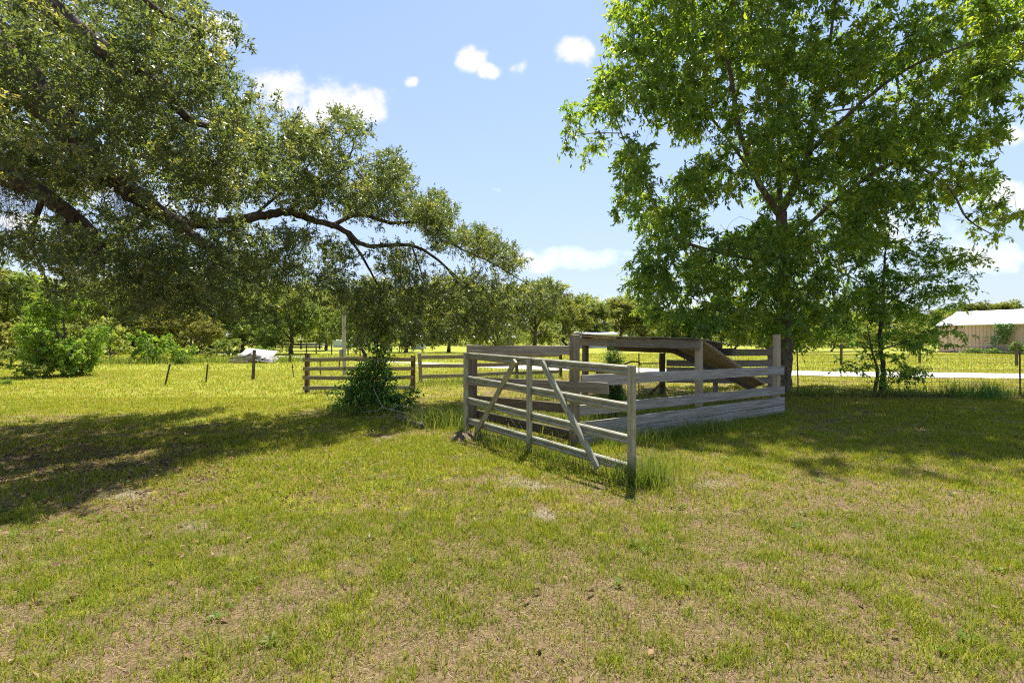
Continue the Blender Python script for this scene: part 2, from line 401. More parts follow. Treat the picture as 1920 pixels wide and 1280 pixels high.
def greenness(x, y):
    n = fbm(x * .5, y * .5, 21); n2 = fbm(x * 3.2, y * 3.2, 31, 3); n3 = fbm(x * 9, y * 9, 51, 2)
    g = .58 + (n - .5) * .40 + (n2 - .5) * .95 + (n3 - .5) * .9
    g = g + .22 * np.exp(-((x + 2.2) / 2.5) ** 2 - ((y - 6.8) / 2.2) ** 2)
    g = g - .16 * (1 - sstep(2.5, 4.6, y))
    g = g - .12 * np.exp(-((x - 2.9) / 1.7) ** 2 - ((y - 5.2) / 1.6) ** 2)
    g = g - .35 * np.exp(-((x + 5.6) / 2.4) ** 2 - ((y - 6.3) / 1.4) ** 2)
    g = g - .30 * np.exp(-((x - 1.6) / 2.6) ** 2 - ((y - 15.5) / 3.5) ** 2)
    g = g - .25 * np.exp(-((x + 3.4) / 1.6) ** 2 - ((y - 11.5) / 1.8) ** 2)
    g = g + .55 * sstep(9, 14, y) * sstep(2, 5, -x) + .5 * sstep(21, 25, y)
    return g - .9 * bare(x, y)
def axis(n, A, k, c): return c + A * np.sinh(k * np.linspace(-1, 1, n))
gx = axis(420, 4.3, 5.7, 0); gy = axis(420, 4.3, 5.7, 6)
X, Y = np.meshgrid(gx, gy); xf, yf = X.ravel(), Y.ravel()
ii = (np.arange(419)[:, None] * 420 + np.arange(419)[None]).ravel()
gv = np.column_stack((xf, yf, hgt(xf, yf)))
gm = arr_mesh('ground', gv, np.column_stack((ii, ii + 1, ii + 421, ii + 420)), {'green': greenness(xf, yf) - .30 * (1 - sstep(4.5, 11, yf)), 'sand': bare(xf, yf), 'mulch': mulch(xf, yf)}, True)
tag(link('ground', gm, M_ground), kind='structure')

# gravel road behind the pen
rc = spline([(70, 12.5, 0), (40, 16.5, 0), (20, 20.4, 0), (11.9, 21.9, 0), (3.6, 24.8, 0), (-4, 29.2, 0), (-12, 35, 0), (-19, 41.5, 0), (-40, 56, 0), (-80, 70, 0)], 14)
t = nrm(np.gradient(rc, axis=0)); nn = np.column_stack((-t[:, 1], t[:, 0], 0 * t[:, 0]))
w = (.35 + 1.2 * sstep(-7, 1, rc[:, 0]))[:, None]; cols = []
for k, u in enumerate((-1, -.6, -.2, .2, .6, 1)):
    jit = rng.uniform(-.22, .22, len(rc)) if abs(u) == 1 else 0
    cols.append(rc + nn * (u * w + np.reshape(jit, (-1, 1))))
rv = np.stack(cols, 1); rv[:, :, 2] = .02
n0 = len(rc); ri = (np.arange(n0 - 1)[:, None] * 6 + np.arange(5)[None]).ravel()
tag(link('gravel_road', arr_mesh('gravel_road', rv.reshape(-1, 3), np.column_stack((ri, ri + 1, ri + 7, ri + 6))), M_road), kind='structure')
def on_road(x, y, m=1.6):
    k = np.full(len(x), 99.0)
    for p in rc[(rc[:, 1] < 60)]: k = np.minimum(k, np.hypot(x - p[0], y - p[1]))
    return k < m

# ------------------------------------------------------------------ grass
def blades(x, y, h, w, lean, rnd, curl=.5):
    n = len(x); z = hgt(x, y) - .004
    a = rng.uniform(0, 2 * np.pi, n); dx, dy = np.cos(a), np.sin(a)
    b = a + rng.uniform(.9, 2.2, n); sx, sy = np.cos(b) * w / 2, np.sin(b) * w / 2
    v = np.empty((n, 6, 3)); base = np.column_stack((x, y, z))
    for k, (hh, ln, ww) in enumerate(((0, 0, 1), (.55, .35, .85), (1, 1, .12))):
        c = base + np.column_stack((dx * lean * h * ln, dy * lean * h * ln, h * hh * (1 - .25 * np.minimum(lean, 1.5) * ln)))
        v[:, 2 * k] = c + np.column_stack((sx * ww, sy * ww, 0 * sx)); v[:, 2 * k + 1] = c - np.column_stack((sx * ww, sy * ww, 0 * sx))
    i = np.arange(n)[:, None] * 6
    f = np.concatenate((i + np.array([[0, 1, 3, 2]]), i + np.array([[2, 3, 5, 4]])))
    return v.reshape(-1, 3), f, np.repeat(rnd, 6)
def scatter(n, y0, y1, pad=2.5):
    y = np.sqrt(rng.uniform(y0 ** 2, y1 ** 2, n)); hw = y * 1.03 + pad
    return rng.uniform(-1, 1, n) * hw, y
def cat(parts):
    v, f, r = [], [], []; o = 0
    for a, b, c in parts: v.append(a); f.append(b + o); r.append(c); o += len(a)
    return np.concatenate(v), np.concatenate(f), np.concatenate(r)
parts = []
for (y0, y1, nt_, nb, hh, ww, sp) in ((1.7, 4.5, 33000, 9, .046, .0042, .036), (4.5, 8, 38000, 8, .052, .0058, .048), (8, 13, 30000, 7, .056, .0085, .065), (13, 24, 26000, 6, .06, .016, .11), (24, 48, 26000, 5, .07, .034, .2)):
    x, y = scatter(nt_, y0, y1)
    g = greenness(x, y) - mulch(x, y) * .5
    keep = (rng.uniform(0, 1, len(x)) < sstep(.28, .72, g) * .50 + .46) & ~on_road(x, y)
    x, y, g = x[keep], y[keep], g[keep]
    vig = rng.uniform(.5, 1.45, len(x)) * (.75 + .4 * sstep(.3, .9, g)); tr = rng.uniform(0, .45, len(x)) - .10 * (y < 4.5) + .12 * sstep(9, 14, y) + .25 * (fbm(x * 1.3, y * 1.3, 77) - .5)
    k = np.repeat(np.arange(len(x)), nb)
    bx = x[k] + rng.normal(0, sp, len(k)); by = y[k] + rng.normal(0, sp, len(k))
    h = hh * vig[k] * rng.uniform(.5, 1.3, len(k))
    r = np.clip(tr[k] + rng.uniform(0, .45, len(k)) + (rng.uniform(0, 1, len(k)) > .9) * .4, 0, 1)
    parts.append(blades(bx, by, h, ww * rng.uniform(.7, 1.3, len(k)), rng.uniform(.15, 1.0, len(k)), r))
v, f, r = cat(parts)
tag(link('lawn_grass', arr_mesh('lawn_grass', v, f, r), M_grass), 'short patchy yellow green lawn grass over dry ground', 'grass', kind='stuff')
parts = []
for (y0, y1, n, hh, ww) in ((1.7, 4.5, 150000, .050, .0030), (4.5, 9, 120000, .055, .005), (9, 16, 50000, .055, .010)):
    x, y = scatter(n, y0, y1)
    keep = (rng.uniform(0, 1, n) < 1.05 - .75 * sstep(.3, .8, greenness(x, y)) - bare(x, y)) 
    x, y = x[keep], y[keep]
    parts.append(blades(x, y, hh * rng.uniform(.3, 1.0, len(x)) * .4, ww * rng.uniform(.6, 1.3, len(x)), rng.uniform(1.5, 4.5, len(x)), rng.uniform(0, 1, len(x))))
v, f, r = cat(parts)
tag(link('dry_grass', arr_mesh('dry_grass', v, f, r), M_thatch), 'dead tan grass thatch lying between green tufts', 'dry grass', kind='stuff')
# fallen leaves below the oak and beside the pen
n = 9000
x = np.concatenate((rng.normal(-5.8, 2.2, n), rng.normal(6.6, 1.6, 1500), rng.uniform(6.5, 16, 1800), rng.uniform(-4, 4, 250)))
y = np.concatenate((rng.normal(6.4, 1.4, n), rng.normal(9.5, 2.0, 1500), rng.normal(13.4, .5, 1800), rng.uniform(2, 6, 250)))
k = y > 1.7; x, y = x[k], y[k]
a = rng.uniform(0, 6.28, len(x))
pos = np.column_stack((x, y, hgt(x, y) + rng.uniform(.004, .03, len(x))))
v, f = leaf_arrays(pos, np.column_stack((np.cos(a), np.sin(a), rng.normal(0, .3, len(x)))), np.array((0, 0, 1.0)) + rng.normal(0, .5, (len(x), 3)), rng.uniform(.03, .075, len(x)), rng.uniform(.015, .03, len(x)))
tag(link('fallen_leaves', arr_mesh('fallen_leaves', v, f, np.repeat(rng.uniform(0, 1, len(x)), 4)), M_litter), 'brown fallen leaves scattered on the shaded ground', 'leaf litter', kind='stuff')
# broad leaf lawn weeds, low rosettes
n = 110; x, y = scatter(n, 1.9, 6.5, 1.5)
k = np.repeat(np.arange(n), 11); a = rng.uniform(0, 6.28, len(k))
pos = np.column_stack((x[k] + np.cos(a) * .012, y[k] + np.sin(a) * .012, hgt(x[k], y[k]) + .012))
v, f = leaf_arrays(pos, np.column_stack((np.cos(a), np.sin(a), rng.uniform(.1, .7, len(k)))), np.array((0, 0, 1.0)) + rng.normal(0, .25, (len(k), 3)), rng.uniform(.025, .06, len(k)), rng.uniform(.014, .026, len(k)))
tag(link('lawn_weeds', arr_mesh('lawn_weeds', v, f, np.repeat(rng.uniform(.0, .7, len(k)), 4)), M_tall), 'small broad leaved weeds dotted through the near lawn', 'weeds', kind='stuff')
# long grass left unmown along the pen, gate and wire fence
def along(p0, p1, n, sp): 
    t = rng.uniform(0, 1, n)[:, None]
    return np.asarray(p0)[None, :2] * (1 - t) + np.asarray(p1)[None, :2] * t + rng.normal(0, sp, (n, 2))
gR, gL = G(1187, 905), G(878, 815)
parts = []
for q, h, w, ln in ((along((1.25, 5.5), (1.42, 5.35), 800, .13), .26, .008, .9), (along((1.0, 5.8), (-.5, 7.8), 900, .12), .17, .008, 1.0), (along((1.3, 7.1), (3.6, 8.65), 1500, .14), .22, .008, 1.0),
                    (along((3.5, 8.7), (5.4, 10.0), 450, .12), .13, .008, 1.0), (along((1.6, 5.3), (1.9, 6.6), 500, .22), .13, .007, 1.0),
                    (along(G(800, 800), G(870, 792), 1700, .28), .30, .009, 1.1), (along(G(700, 772), G(740, 770), 500, .3), .2, .009, 1.1),
                    (along(G(640, 774), G(725, 776), 700, .2), .22, .009, 1.0), (along((0, 8.3), (3, 9.6), 1600, .7), .24, .010, .9), (along((-.4, 9), (4, 14), 1800, 1.2), .22, .011, .9),
                    (along((7.5, 13.7), (19, 13.4), 3000, .22), .26, .011, .8), (along((-5.5, 14.3), (-2.8, 14.5), 500, .25), .14, .012, .9),
                    (along((-3.2, 16), (1.4, 19.6), 1300, .5), .25, .014, .8), (along((-24, 30), (-12, 33), 2500, 1.2), .42, .03, .7), (along((-30, 34), (-60, 36), 2500, 1.5), .6, .04, .6)):
    hh = h * rng.uniform(.4, 1.35, len(q)) 
    parts.append(blades(q[:, 0], q[:, 1], hh, w * rng.uniform(.6, 1.2, len(q)), rng.uniform(.1, 1.0, len(q)) * ln, np.clip(rng.uniform(0, .9, len(q)) + (rng.uniform(0, 1, len(q)) > .9) * .3, 0, 1)))
v, f, r = cat(parts)
tag(link('tall_grass', arr_mesh('tall_grass', v, f, r), M_tall), 'long unmown grass along the pen boards and fences', 'tall grass', kind='stuff')

# ------------------------------------------------------------------ trees
def grow(limbs, blobs, ncl, link_r=.012, maxr=.05, sides=5):
    """limbs: (points, r0, r1). blobs: (centre, radii, weight). returns Tubes, cluster centres, cluster directions"""
    T = Tubes(); nodes = []; nr = []
    for pts, r0, r1 in limbs:
        s = spline(pts, 6); k = len(s)
        s[1:-1] += rng.normal(0, 1, (k - 2, 3)) * np.linspace(r0, r1, k)[1:-1, None] * .18
        rr = np.linspace(r0, r1, k); T.add(s, rr, 9 if r0 > .05 else 6, .07)
        nodes.append(s); nr.append(rr)
    nodes = list(np.concatenate(nodes)); nr = list(np.concatenate(nr))
    ws = np.array([b[2] * (np.prod(b[1]) ** .72) for b in blobs]); ws /= ws.sum()
    pick = rng.choice(len(blobs), ncl, p=ws)
    dirs = nrm(rng.normal(0, 1, (ncl, 3))); rad = rng.uniform(0, 1, ncl) ** (1 / 2.4)
    cen = np.array([blobs[i][0] for i in pick]) + dirs * rad[:, None] * np.array([blobs[i][1] for i in pick])
    N = np.array(nodes); d0 = np.sqrt(((cen[:, None] - N[None]) ** 2).sum(-1)).min(1)
    cap = len(N) + ncl * 4
    NP = np.empty((cap, 3)); NP[:len(N)] = N; NR = np.empty(cap); NR[:len(N)] = nr; m = len(N)
    cd = np.empty((ncl, 3))
    for i in np.argsort(d0):
        c = cen[i]; dd = ((NP[:m] - c) ** 2).sum(1)
        j = int(np.argmin(dd)); q = NP[j]; L = math.sqrt(dd[j])
        cd[i] = (c - q) / max(L, 1e-6)
        k = 3 if L < 1 else 5
        tt = np.linspace(0, 1, k + 1)[:, None]
        p = q * (1 - tt) + c * tt
        p += np.sin(tt * np.pi) * (rng.normal(0, .09, 3) * L + np.array((0, 0, .08 * L)))
        p[1:-1] += rng.normal(0, .025 * min(L, 1.2), (k - 1, 3))
        r0 = min(NR[j] * .7, maxr, link_r * (.55 + L * .55)); r0 = max(r0, .0045)
        rr = np.linspace(r0, .0035, k + 1)
        T.add(p, rr, sides if r0 > .008 else 4, .05, False)
        e = min(k, 4); NP[m:m + e] = p[1:e + 1]; NR[m:m + e] = rr[1:e + 1]; m += e
    return T, cen, cd
def sprays(cen, cd, twigs, per, tl, L, W, droop, leaf_droop, up_j=.6, flat=0.0, spread=1.0, tint=None):
    n = len(cen); k = np.repeat(np.arange(n), twigs)
    td = rng.normal(0, 1, (len(k), 3)) * spread + cd[k] * .7
    td[:, 2] = td[:, 2] * (1 - flat); td = nrm(td)
    ln = tl * rng.uniform(.5, 1.25, len(k))
    j = np.repeat(np.arange(len(k)), per); u = rng.uniform(.12, 1, len(j))
    pos = cen[k][j] + td[j] * (ln[j] * u)[:, None]; pos[:, 2] -= droop * ln[j] * u * u
    pos += rng.normal(0, .012, pos.shape)
    d = td[j] * .6 + rng.normal(0, .6, pos.shape) * np.array((1, 1, 1 - flat * .7)); d[:, 2] -= leaf_droop
    up = np.array((0, 0, 1.0)) + rng.normal(0, up_j, pos.shape)
    s = rng.uniform(.5, 1.35, len(j))
    v, f = leaf_arrays(pos, d, up, L * s, W * s)
    ct = np.clip(rng.normal(.42, .20, n), 0, 1) if tint is None else tint
    r = np.clip(ct[k][j] + rng.normal(0, .17, len(j)) + (rng.uniform(0, 1, len(j)) > .97) * .4, 0, 1)
    return v, f, np.repeat(r, 4)
def pb(px, py, rx, ry, Y, dr=None, w=1.0):
    a = rx / F * Y; b = ry / F * Y
    return (P(px, py, Y), (a, dr if dr else max(a, b) * .9, b), w)

# --- big shade tree right of the pen
base = G(1470, 735); YT = base[1]
root = thing('shade_tree', 'tall leafy shade tree with forked trunk standing behind the weathered plank pen', 'tree', base)
fork = P(1463, 398, YT)
def R(px, py, d=0): return P(px, py, YT + d)
limbs = [([base + (0, 0, -.2), base + (.0, 0, .15), R(1472, 640), R(1468, 520), fork + (.03, 0, 0)], .22, .15),
         ([fork + (.0, 0, -.1), R(1425, 345, -.3), R(1385, 240, -.7), R(1372, 150, -1.0), R(1350, 60, -1.2), R(1330, -80, -1.2)], .10, .025),
         ([fork + (.0, 0, -.1), R(1492, 340, .2), R(1515, 290, .3), R(1530, 215, .4), R(1550, 120, .6), R(1575, -60, .6)], .11, .03),
         ([fork + (0, 0, -.2), R(1462, 290, .8), R(1458, 145, 1.4), R(1440, 50, 1.8), R(1450, -120, 2)], .08, .02),
         ([R(1515, 290, .3), R(1585, 220, -.6), R(1700, 130, -1.2), R(1850, 70, -1.6), R(1960, 20, -1.8)], .06, .014),
         ([R(1472, 470), R(1540, 400, -1), R(1675, 305, -1.6), R(1770, 345, -2), R(1815, 410, -2.2), R(1860, 440, -2.2)], .06, .010),
         ([R(1470, 500), R(1285, 455, -.8), R(1235, 400, -1), R(1200, 320, -1.2), R(1165, 250, -1.3), R(1125, 110, -1.4)], .05, .008),
         ([R(1165, 250, -1.3), R(1110, 250, -1.5), R(1060, 260, -1.6)], .014, .005),
         ([R(1425, 345, -.3), R(1330, 215, 1.2), R(1250, 110, 1.8), R(1190, 20, 2)], .045, .01),
         ([R(1472, 560), R(1560, 510, 1.5), R(1660, 480, 2.2)], .035, .008), ([R(1472, 600), R(1380, 580, -1.4), R(1300, 560, -2)], .03, .008),
         ([R(1472, 590), R(1500, 560, -1.6), R(1560, 540, -2.4)], .03, .008), ([R(1470, 540), R(1400, 480, 1.6), R(1330, 440, 2.4)], .035, .008),
         ([R(1530, 215, .4), R(1640, 200, 1.8), R(1720, 210, 2.6)], .035, .008)]
BL = []
def deep(px, py, rx, ry, w=1.0, Y0=YT, xc=1480, RR=7.2):
    a = abs(px - xc) / F * Y0
    h = 2.2 * math.sqrt(max(0.02, 1 - (a / RR) ** 2))
    ds = (-h, 0, h) if h > 1.2 else (0,)
    for d in ds: BL.append(pb(px + random.uniform(-12, 12), py + random.uniform(-10, 10), rx, ry, Y0 + d, max(.7, h * .55), w * (1.0 if len(ds) > 1 else 1.3)))
for b in ((1135, 165, 36, 62), (1075, 238, 30, 40), (1112, 285, 18, 20, .6), (1195, 300, 34, 46), (1178, 372, 34, 46), (1215, 130, 52, 72), (1180, 30, 42, 46), (1300, 60, 100, 74), (1290, 195, 74, 66), (1400, 95, 100, 84), (1425, 245, 90, 68, .7),
          (1550, 120, 110, 92), (1560, 275, 100, 70, .8), (1700, 100, 100, 80), (1685, 245, 100, 64), (1800, 150, 80, 66, .6), (1865, 110, 52, 54, .8), (1885, 30, 45, 45, .8), (1790, 262, 70, 34), (1812, 345, 58, 26, .8), (1852, 400, 36, 40, .9), (1700, 360, 84, 46, .9), (1600, 380, 74, 50, .9),
          (1325, 335, 62, 52, .9), (1255, 420, 52, 46), (1290, 500, 84, 56), (1222, 520, 42, 56), (1395, 470, 84, 40), (1420, 540, 100, 60), (1540, 470, 100, 56), (1560, 560, 84, 56), (1380, 590, 84, 38), (1290, 585, 56, 38), (1490, 610, 60, 26), (1650, 450, 74, 40), (1245, 585, 34, 30, .8),
          (1470, 450, 70, 40, .8), (1500, 350, 60, 40, .5), (1440, 310, 60, 40, .6), (1480, 560, 70, 40, .8), (1350, 430, 60, 24, .5),
          (1400, -80, 200, 85), (1600, -80, 200, 85), (1800, -70, 130, 75, .8), (1500, -220, 200, 100, .8), (1245, -50, 70, 60)): deep(*b)
BL = [(c_, r_, w_ * (.72 if c_[2] < 4.6 else 1)) for c_, r_, w_ in BL]
T, cen, cd = grow(limbs, BL, 2600, .016, .06)
link('trunk', T.mesh('trunk', base), M_hbark, root)
hole = lambda q: ((q[:, 0] / q[:, 1] * F + 960 - 1372) / 58) ** 2 + ((HY - (q[:, 2] - EYE) / q[:, 1] * F - 402) / 34) ** 2 < 1
k = ~hole(cen); v, f, r = sprays(cen[k], cd[k], 6, 16, .40, .140, .054, .30, .5)
sub(None, 'crown', v, f, M_hick, root, r)

# --- another tree of the same kind mostly beyond the right border, its boughs overhang the lawn
base = np.array((15.2, 10.0, 0)); root = thing('shade_tree', 'shade tree beyond the right picture border with only overhanging bough tips in view', 'tree', base)
BL = [(np.array(c), r_, w_) for c, r_, w_ in (((14.2, 10, 7.2), (2.6, 2.4, 2.2), .7), ((11.8, 10.2, 8.8), (2.0, 1.8, 1.0), 1), ((16.5, 9, 6.5), (2.6, 2.6, 2), .5), ((9.3, 9.6, 7.3), (.7, .7, .6), 1), ((9.4, 9.7, 6.4), (.45, .5, .4), 1), ((8.9, 9.7, 7.9), (.6, .6, .4), .8))]
limbs = [([base - (0, 0, .3), base + (0, 0, 2), base + (-.2, 0, 4.2)], .26, .17), ([base + (-.2, 0, 4.1), (13, 10, 7), (11, 10, 8.4), (9.2, 9.8, 9.2)], .12, .02), ([base + (-.2, 0, 4.1), (13.6, 12, 7.2), (11.5, 12.2, 9)], .1, .02), ([(13, 10, 7), (11, 9.8, 7.2), (9.4, 9.6, 7.0)], .04, .008), ([base + (-.1, 0, 4.1), (16, 9, 6.8)], .1, .03)]
T, cen, cd = grow([([np.array(q_, float) for q_ in a], b, c) for a, b, c in limbs], BL, 420, .016, .06)
link('trunk', T.mesh('trunk', base), M_hbark, root)
v, f, r = sprays(cen, cd, 6, 16, .40, .140, .054, .30, .5)
sub(None, 'crown', v, f, M_hick, root, r)
# --- slender young tree on the fence line
base = G(1650, 738); YE = base[1]
root = thing('young_tree', 'slender double stemmed young tree on the wire fence line with drooping flat sprays', 'tree', base)
E = lambda px, py, d=0: P(px, py, YE + d)
limbs = [([base - (0, 0, .1), E(1656, 690), E(1650, 640), E(1655, 560), E(1659, 480), E(1668, 430)], .075, .012),
         ([base + (-.13, .05, -.1), E(1645, 700), E(1642, 680), E(1634, 655, -.1), E(1626, 610, -.3)], .05, .010),
         ([E(1651, 655), E(1700, 640, -.4), E(1735, 622, -.6), E(1800, 605, -.8)], .022, .006), ([E(1655, 580), E(1700, 540, -.5), E(1790, 480, -1)], .022, .006), ([E(1656, 560), E(1610, 520, .4), E(1580, 500, .6)], .02, .006),
         ([E(1652, 610), E(1690, 600, .6), E(1760, 570, 1)], .02, .006), ([E(1643, 690), E(1620, 682), E(1595, 690, -.1)], .012, .005)]
BL = [pb(*b) for b in ((1700, 468, 55, 28, YE), (1765, 488, 55, 20, YE - .6), (1805, 478, 40, 16, YE - .9), (1690, 520, 70, 26, YE), (1770, 545, 55, 18, YE - .3), (1815, 520, 26, 12, YE - .8), (1640, 550, 50, 34, YE + .4), (1705, 580, 80, 24, YE + .3), (1620, 610, 50, 26, YE), (1725, 630, 70, 20, YE - .3),
      (1800, 612, 30, 6, YE - .8, None, .5), (1650, 655, 50, 18, YE), (1600, 680, 26, 12, YE - .1), (1735, 652, 34, 12, YE - .2))]
T, cen, cd = grow(limbs, BL, 210, .010, .02)
link('trunk', T.mesh('trunk', base), M_obark, root)
v, f, r = sprays(cen, cd, 5, 13, .42, .115, .048, .22, .35, .3, .6)
sub(None, 'crown', v, f, M_elm, root, r)
base = G(1690, 740)
root = thing('sapling', 'low leafy sapling at the foot of the slender double stemmed tree', 'sapling', base)
BL = [pb(1690, 700, 40, 14, base[1]), pb(1672, 718, 26, 14, base[1] - .1), pb(1715, 695, 22, 10, base[1])]
T, cen, cd = grow([([base, P(1685, 720, base[1]), P(1690, 695, base[1])], .014, .005)], BL, 34, .006, .01)
link('stem', T.mesh('stem', base), M_obark, root)
v, f, r = sprays(cen, cd, 4, 9, .28, .10, .042, .2, .35, .3, .4)
sub(None, 'foliage', v, f, M_elm, root, r)

# --- old oak leaning in from the left
def near(Y, px):
    return float(np.interp(px, [-200, 100, 300, 650, 1000], [6.6, 6.8, 7.4, 10, 12.2]) + .5 * (Y - np.interp(px, [-200, 300, 650, 1000], [8.2, 8.6, 10.1, 11])))
PO = lambda px, py, Y: P(px, py, near(Y, px))
ob = np.array((-9.9, 7.0, 0.0))
root = thing('live_oak', 'old live oak reaching in from the left with long low mossy limbs', 'tree', ob)
L2 = [ob + (.5, 0, 3.0), PO(-120, 20, 8.6), PO(60, 170, 8.6), PO(138, 260, 8.6), PO(183, 313, 8.6), PO(244, 358, 8.7), PO(284, 390, 8.8), PO(366, 447, 9.0), PO(430, 500, 9.2)]
arm = [PO(262, 374, 8.75), PO(330, 415, 9.2), PO(400, 420, 9.5), PO(475, 406, 9.7), PO(538, 398, 9.9), PO(596, 414, 10), PO(647, 433, 10.1), PO(690, 461, 10.2), PO(772, 461, 10.4), PO(831, 496, 10.5), PO(877, 558, 10.6)]
limbs = [([ob - (0, 0, .3), ob + (0, 0, .6), ob + (.1, 0, 1.8), ob + (.5, 0, 3.2)], .55, .42), (L2, .27, .07), (arm, .105, .018),
         ([ob + (.3, 0, 2.4), PO(-300, 330, 8.0), PO(-150, 270, 8.0), PO(0, 325, 8.1), PO(81, 366, 8.1), PO(163, 427, 8.2), PO(190, 480, 8.3)], .2, .06),
         ([ob + (.4, 0, 3.1), PO(-160, -160, 7.6), PO(60, -10, 7.8), PO(203, 102, 8), PO(284, 146, 8.1), PO(366, 228, 8.3), PO(447, 244, 8.6)], .2, .025),
         ([PO(60, -10, 7.8), PO(210, -40, 8), PO(310, 30, 8.2), PO(390, 60, 8.4)], .07, .012),
         ([PO(620, 425, 10.05), PO(674, 402, 10.3), PO(733, 418, 10.5), PO(791, 416, 10.7), PO(831, 437, 10.8), PO(862, 465, 10.9), PO(928, 496, 11), PO(1000, 540, 11.1)], .05, .010),
         ([PO(366, 447, 9.0), PO(420, 470, 9.4), PO(500, 480, 9.8), PO(560, 500, 10)], .035, .008), ([PO(163, 427, 8.2), PO(240, 500, 8.8), PO(330, 560, 9.4)], .05, .01), ([PO(81, 366, 8.1), PO(60, 450, 8.7), PO(90, 530, 9.2)], .04, .008),
         ([PO(647, 433, 10.1), PO(690, 500, 10.4), PO(715, 560, 10.7), PO(705, 640, 10.8)], .03, .008), ([PO(772, 461, 10.4), PO(800, 540, 10.2), PO(820, 600, 10.2)], .022, .006), ([PO(831, 496, 10.5), PO(900, 560, 10.8), PO(930, 610, 10.9)], .022, .006),
         ([PO(475, 406, 9.7), PO(560, 330, 9.9), PO(610, 270, 10)], .03, .008), ([PO(538, 398, 9.9), PO(640, 320, 10.2), PO(670, 250, 10.3)], .03, .007)]
BL = [pb(b[0] + random.uniform(-14, 14), b[1] + random.uniform(-10, 10), b[2] * .94, b[3] * .94, near(b[4], b[0]) + dY * (1 if b[0] < 500 else .5), .95, (b[6] if len(b) > 6 else 1)) for dY in (-1.1, .8, 2.8) for b in (
    (100, 70, 220, 130, 8.2, 1.5), (-20, 220, 160, 140, 8.2, 1.4), (320, 40, 84, 66, 8.3), (375, 130, 74, 58, 8.4), (432, 205, 62, 44, 8.5), (480, 275, 60, 54, 9.2), (290, 270, 170, 76, 8.6, 1.3), (110, 330, 150, 50, 8.4, 1.1), (390, 340, 110, 54, 9.2), (250, 170, 130, 80, 8.3, 1.3),
    (415, 45, 26, 16, 8.4, None, .6), (-200, 100, 200, 200, 8, 1.8, .5),
    (560, 255, 46, 36, 9.9), (612, 300, 64, 60, 10), (665, 235, 30, 34, 10.1, None, .8), (722, 335, 50, 48, 10.2), (690, 380, 64, 40, 10.2), (555, 355, 70, 46, 9.8), (818, 392, 30, 40, 10.5, None, .9), (775, 400, 40, 30, 10.4), (850, 440, 44, 34, 10.6), (900, 455, 40, 34, 10.8), (950, 490, 42, 32, 10.9), (1005, 540, 36, 24, 11),
    (560, 450, 50, 24, 9.9, None, .6), (740, 490, 56, 34, 10.2), (720, 565, 50, 56, 10.5), (780, 555, 54, 66, 10.3), (850, 555, 62, 56, 10.5), (920, 555, 62, 46, 10.7), (980, 570, 42, 36, 10.9), (705, 625, 40, 38, 10.7), (830, 615, 56, 36, 10.3), (900, 608, 54, 28, 10.7), (955, 610, 26, 22, 10.9), (640, 475, 30, 26, 10.1, None, .5),
    (330, 410, 66, 28, 9.0, None, .5), (165, 445, 70, 30, 8.5, None, .5), (245, 415, 60, 30, 8.8, None, .6), (60, 455, 90, 42, 8.8, None, .8), (200, 495, 110, 54, 8.9), (330, 490, 100, 56, 9.1), (430, 450, 72, 50, 9.3), (470, 505, 52, 34, 9.6), (110, 545, 60, 20, 9.2, None, .5), (270, 565, 90, 34, 9.3, None, .8), (350, 545, 90, 40, 9.4, None, .8), (400, 565, 44, 30, 9.6, None, .7), (540, 500, 50, 34, 9.9, None, .8), (620, 530, 40, 40, 10.2, None, .6), (665, 560, 40, 50, 10.4, None, .8), (1030, 555, 24, 18, 11.1, None, .8), (560, 560, 50, 24, 10, None, .4), (760, 630, 40, 26, 10.5, None, .8), (480, 570, 50, 30, 9.7, None, .6), (0, 390, 60, 20, 8.4, None, .5))]
BL = [(c_, r_, w_ * (.6 if c_[0] / c_[1] * F + 960 > 690 and c_[2] < 3.4 else 1.0)) for c_, r_, w_ in BL]
T, cen, cd = grow(limbs, BL, 5500, .012, .04)
k = ~((cen[:, 0] / cen[:, 1] * F + 960 < 45) & (abs(HY - (cen[:, 2] - EYE) / cen[:, 1] * F - 415) < 22))
link('trunk', T.mesh('trunk', ob), M_obark, root)
v, f, r = sprays(cen[k], cd[k], 6, 13, .21, .058, .024, .12, .12, .8)
sub(None, 'crown', v, f, M_oak, root, r)

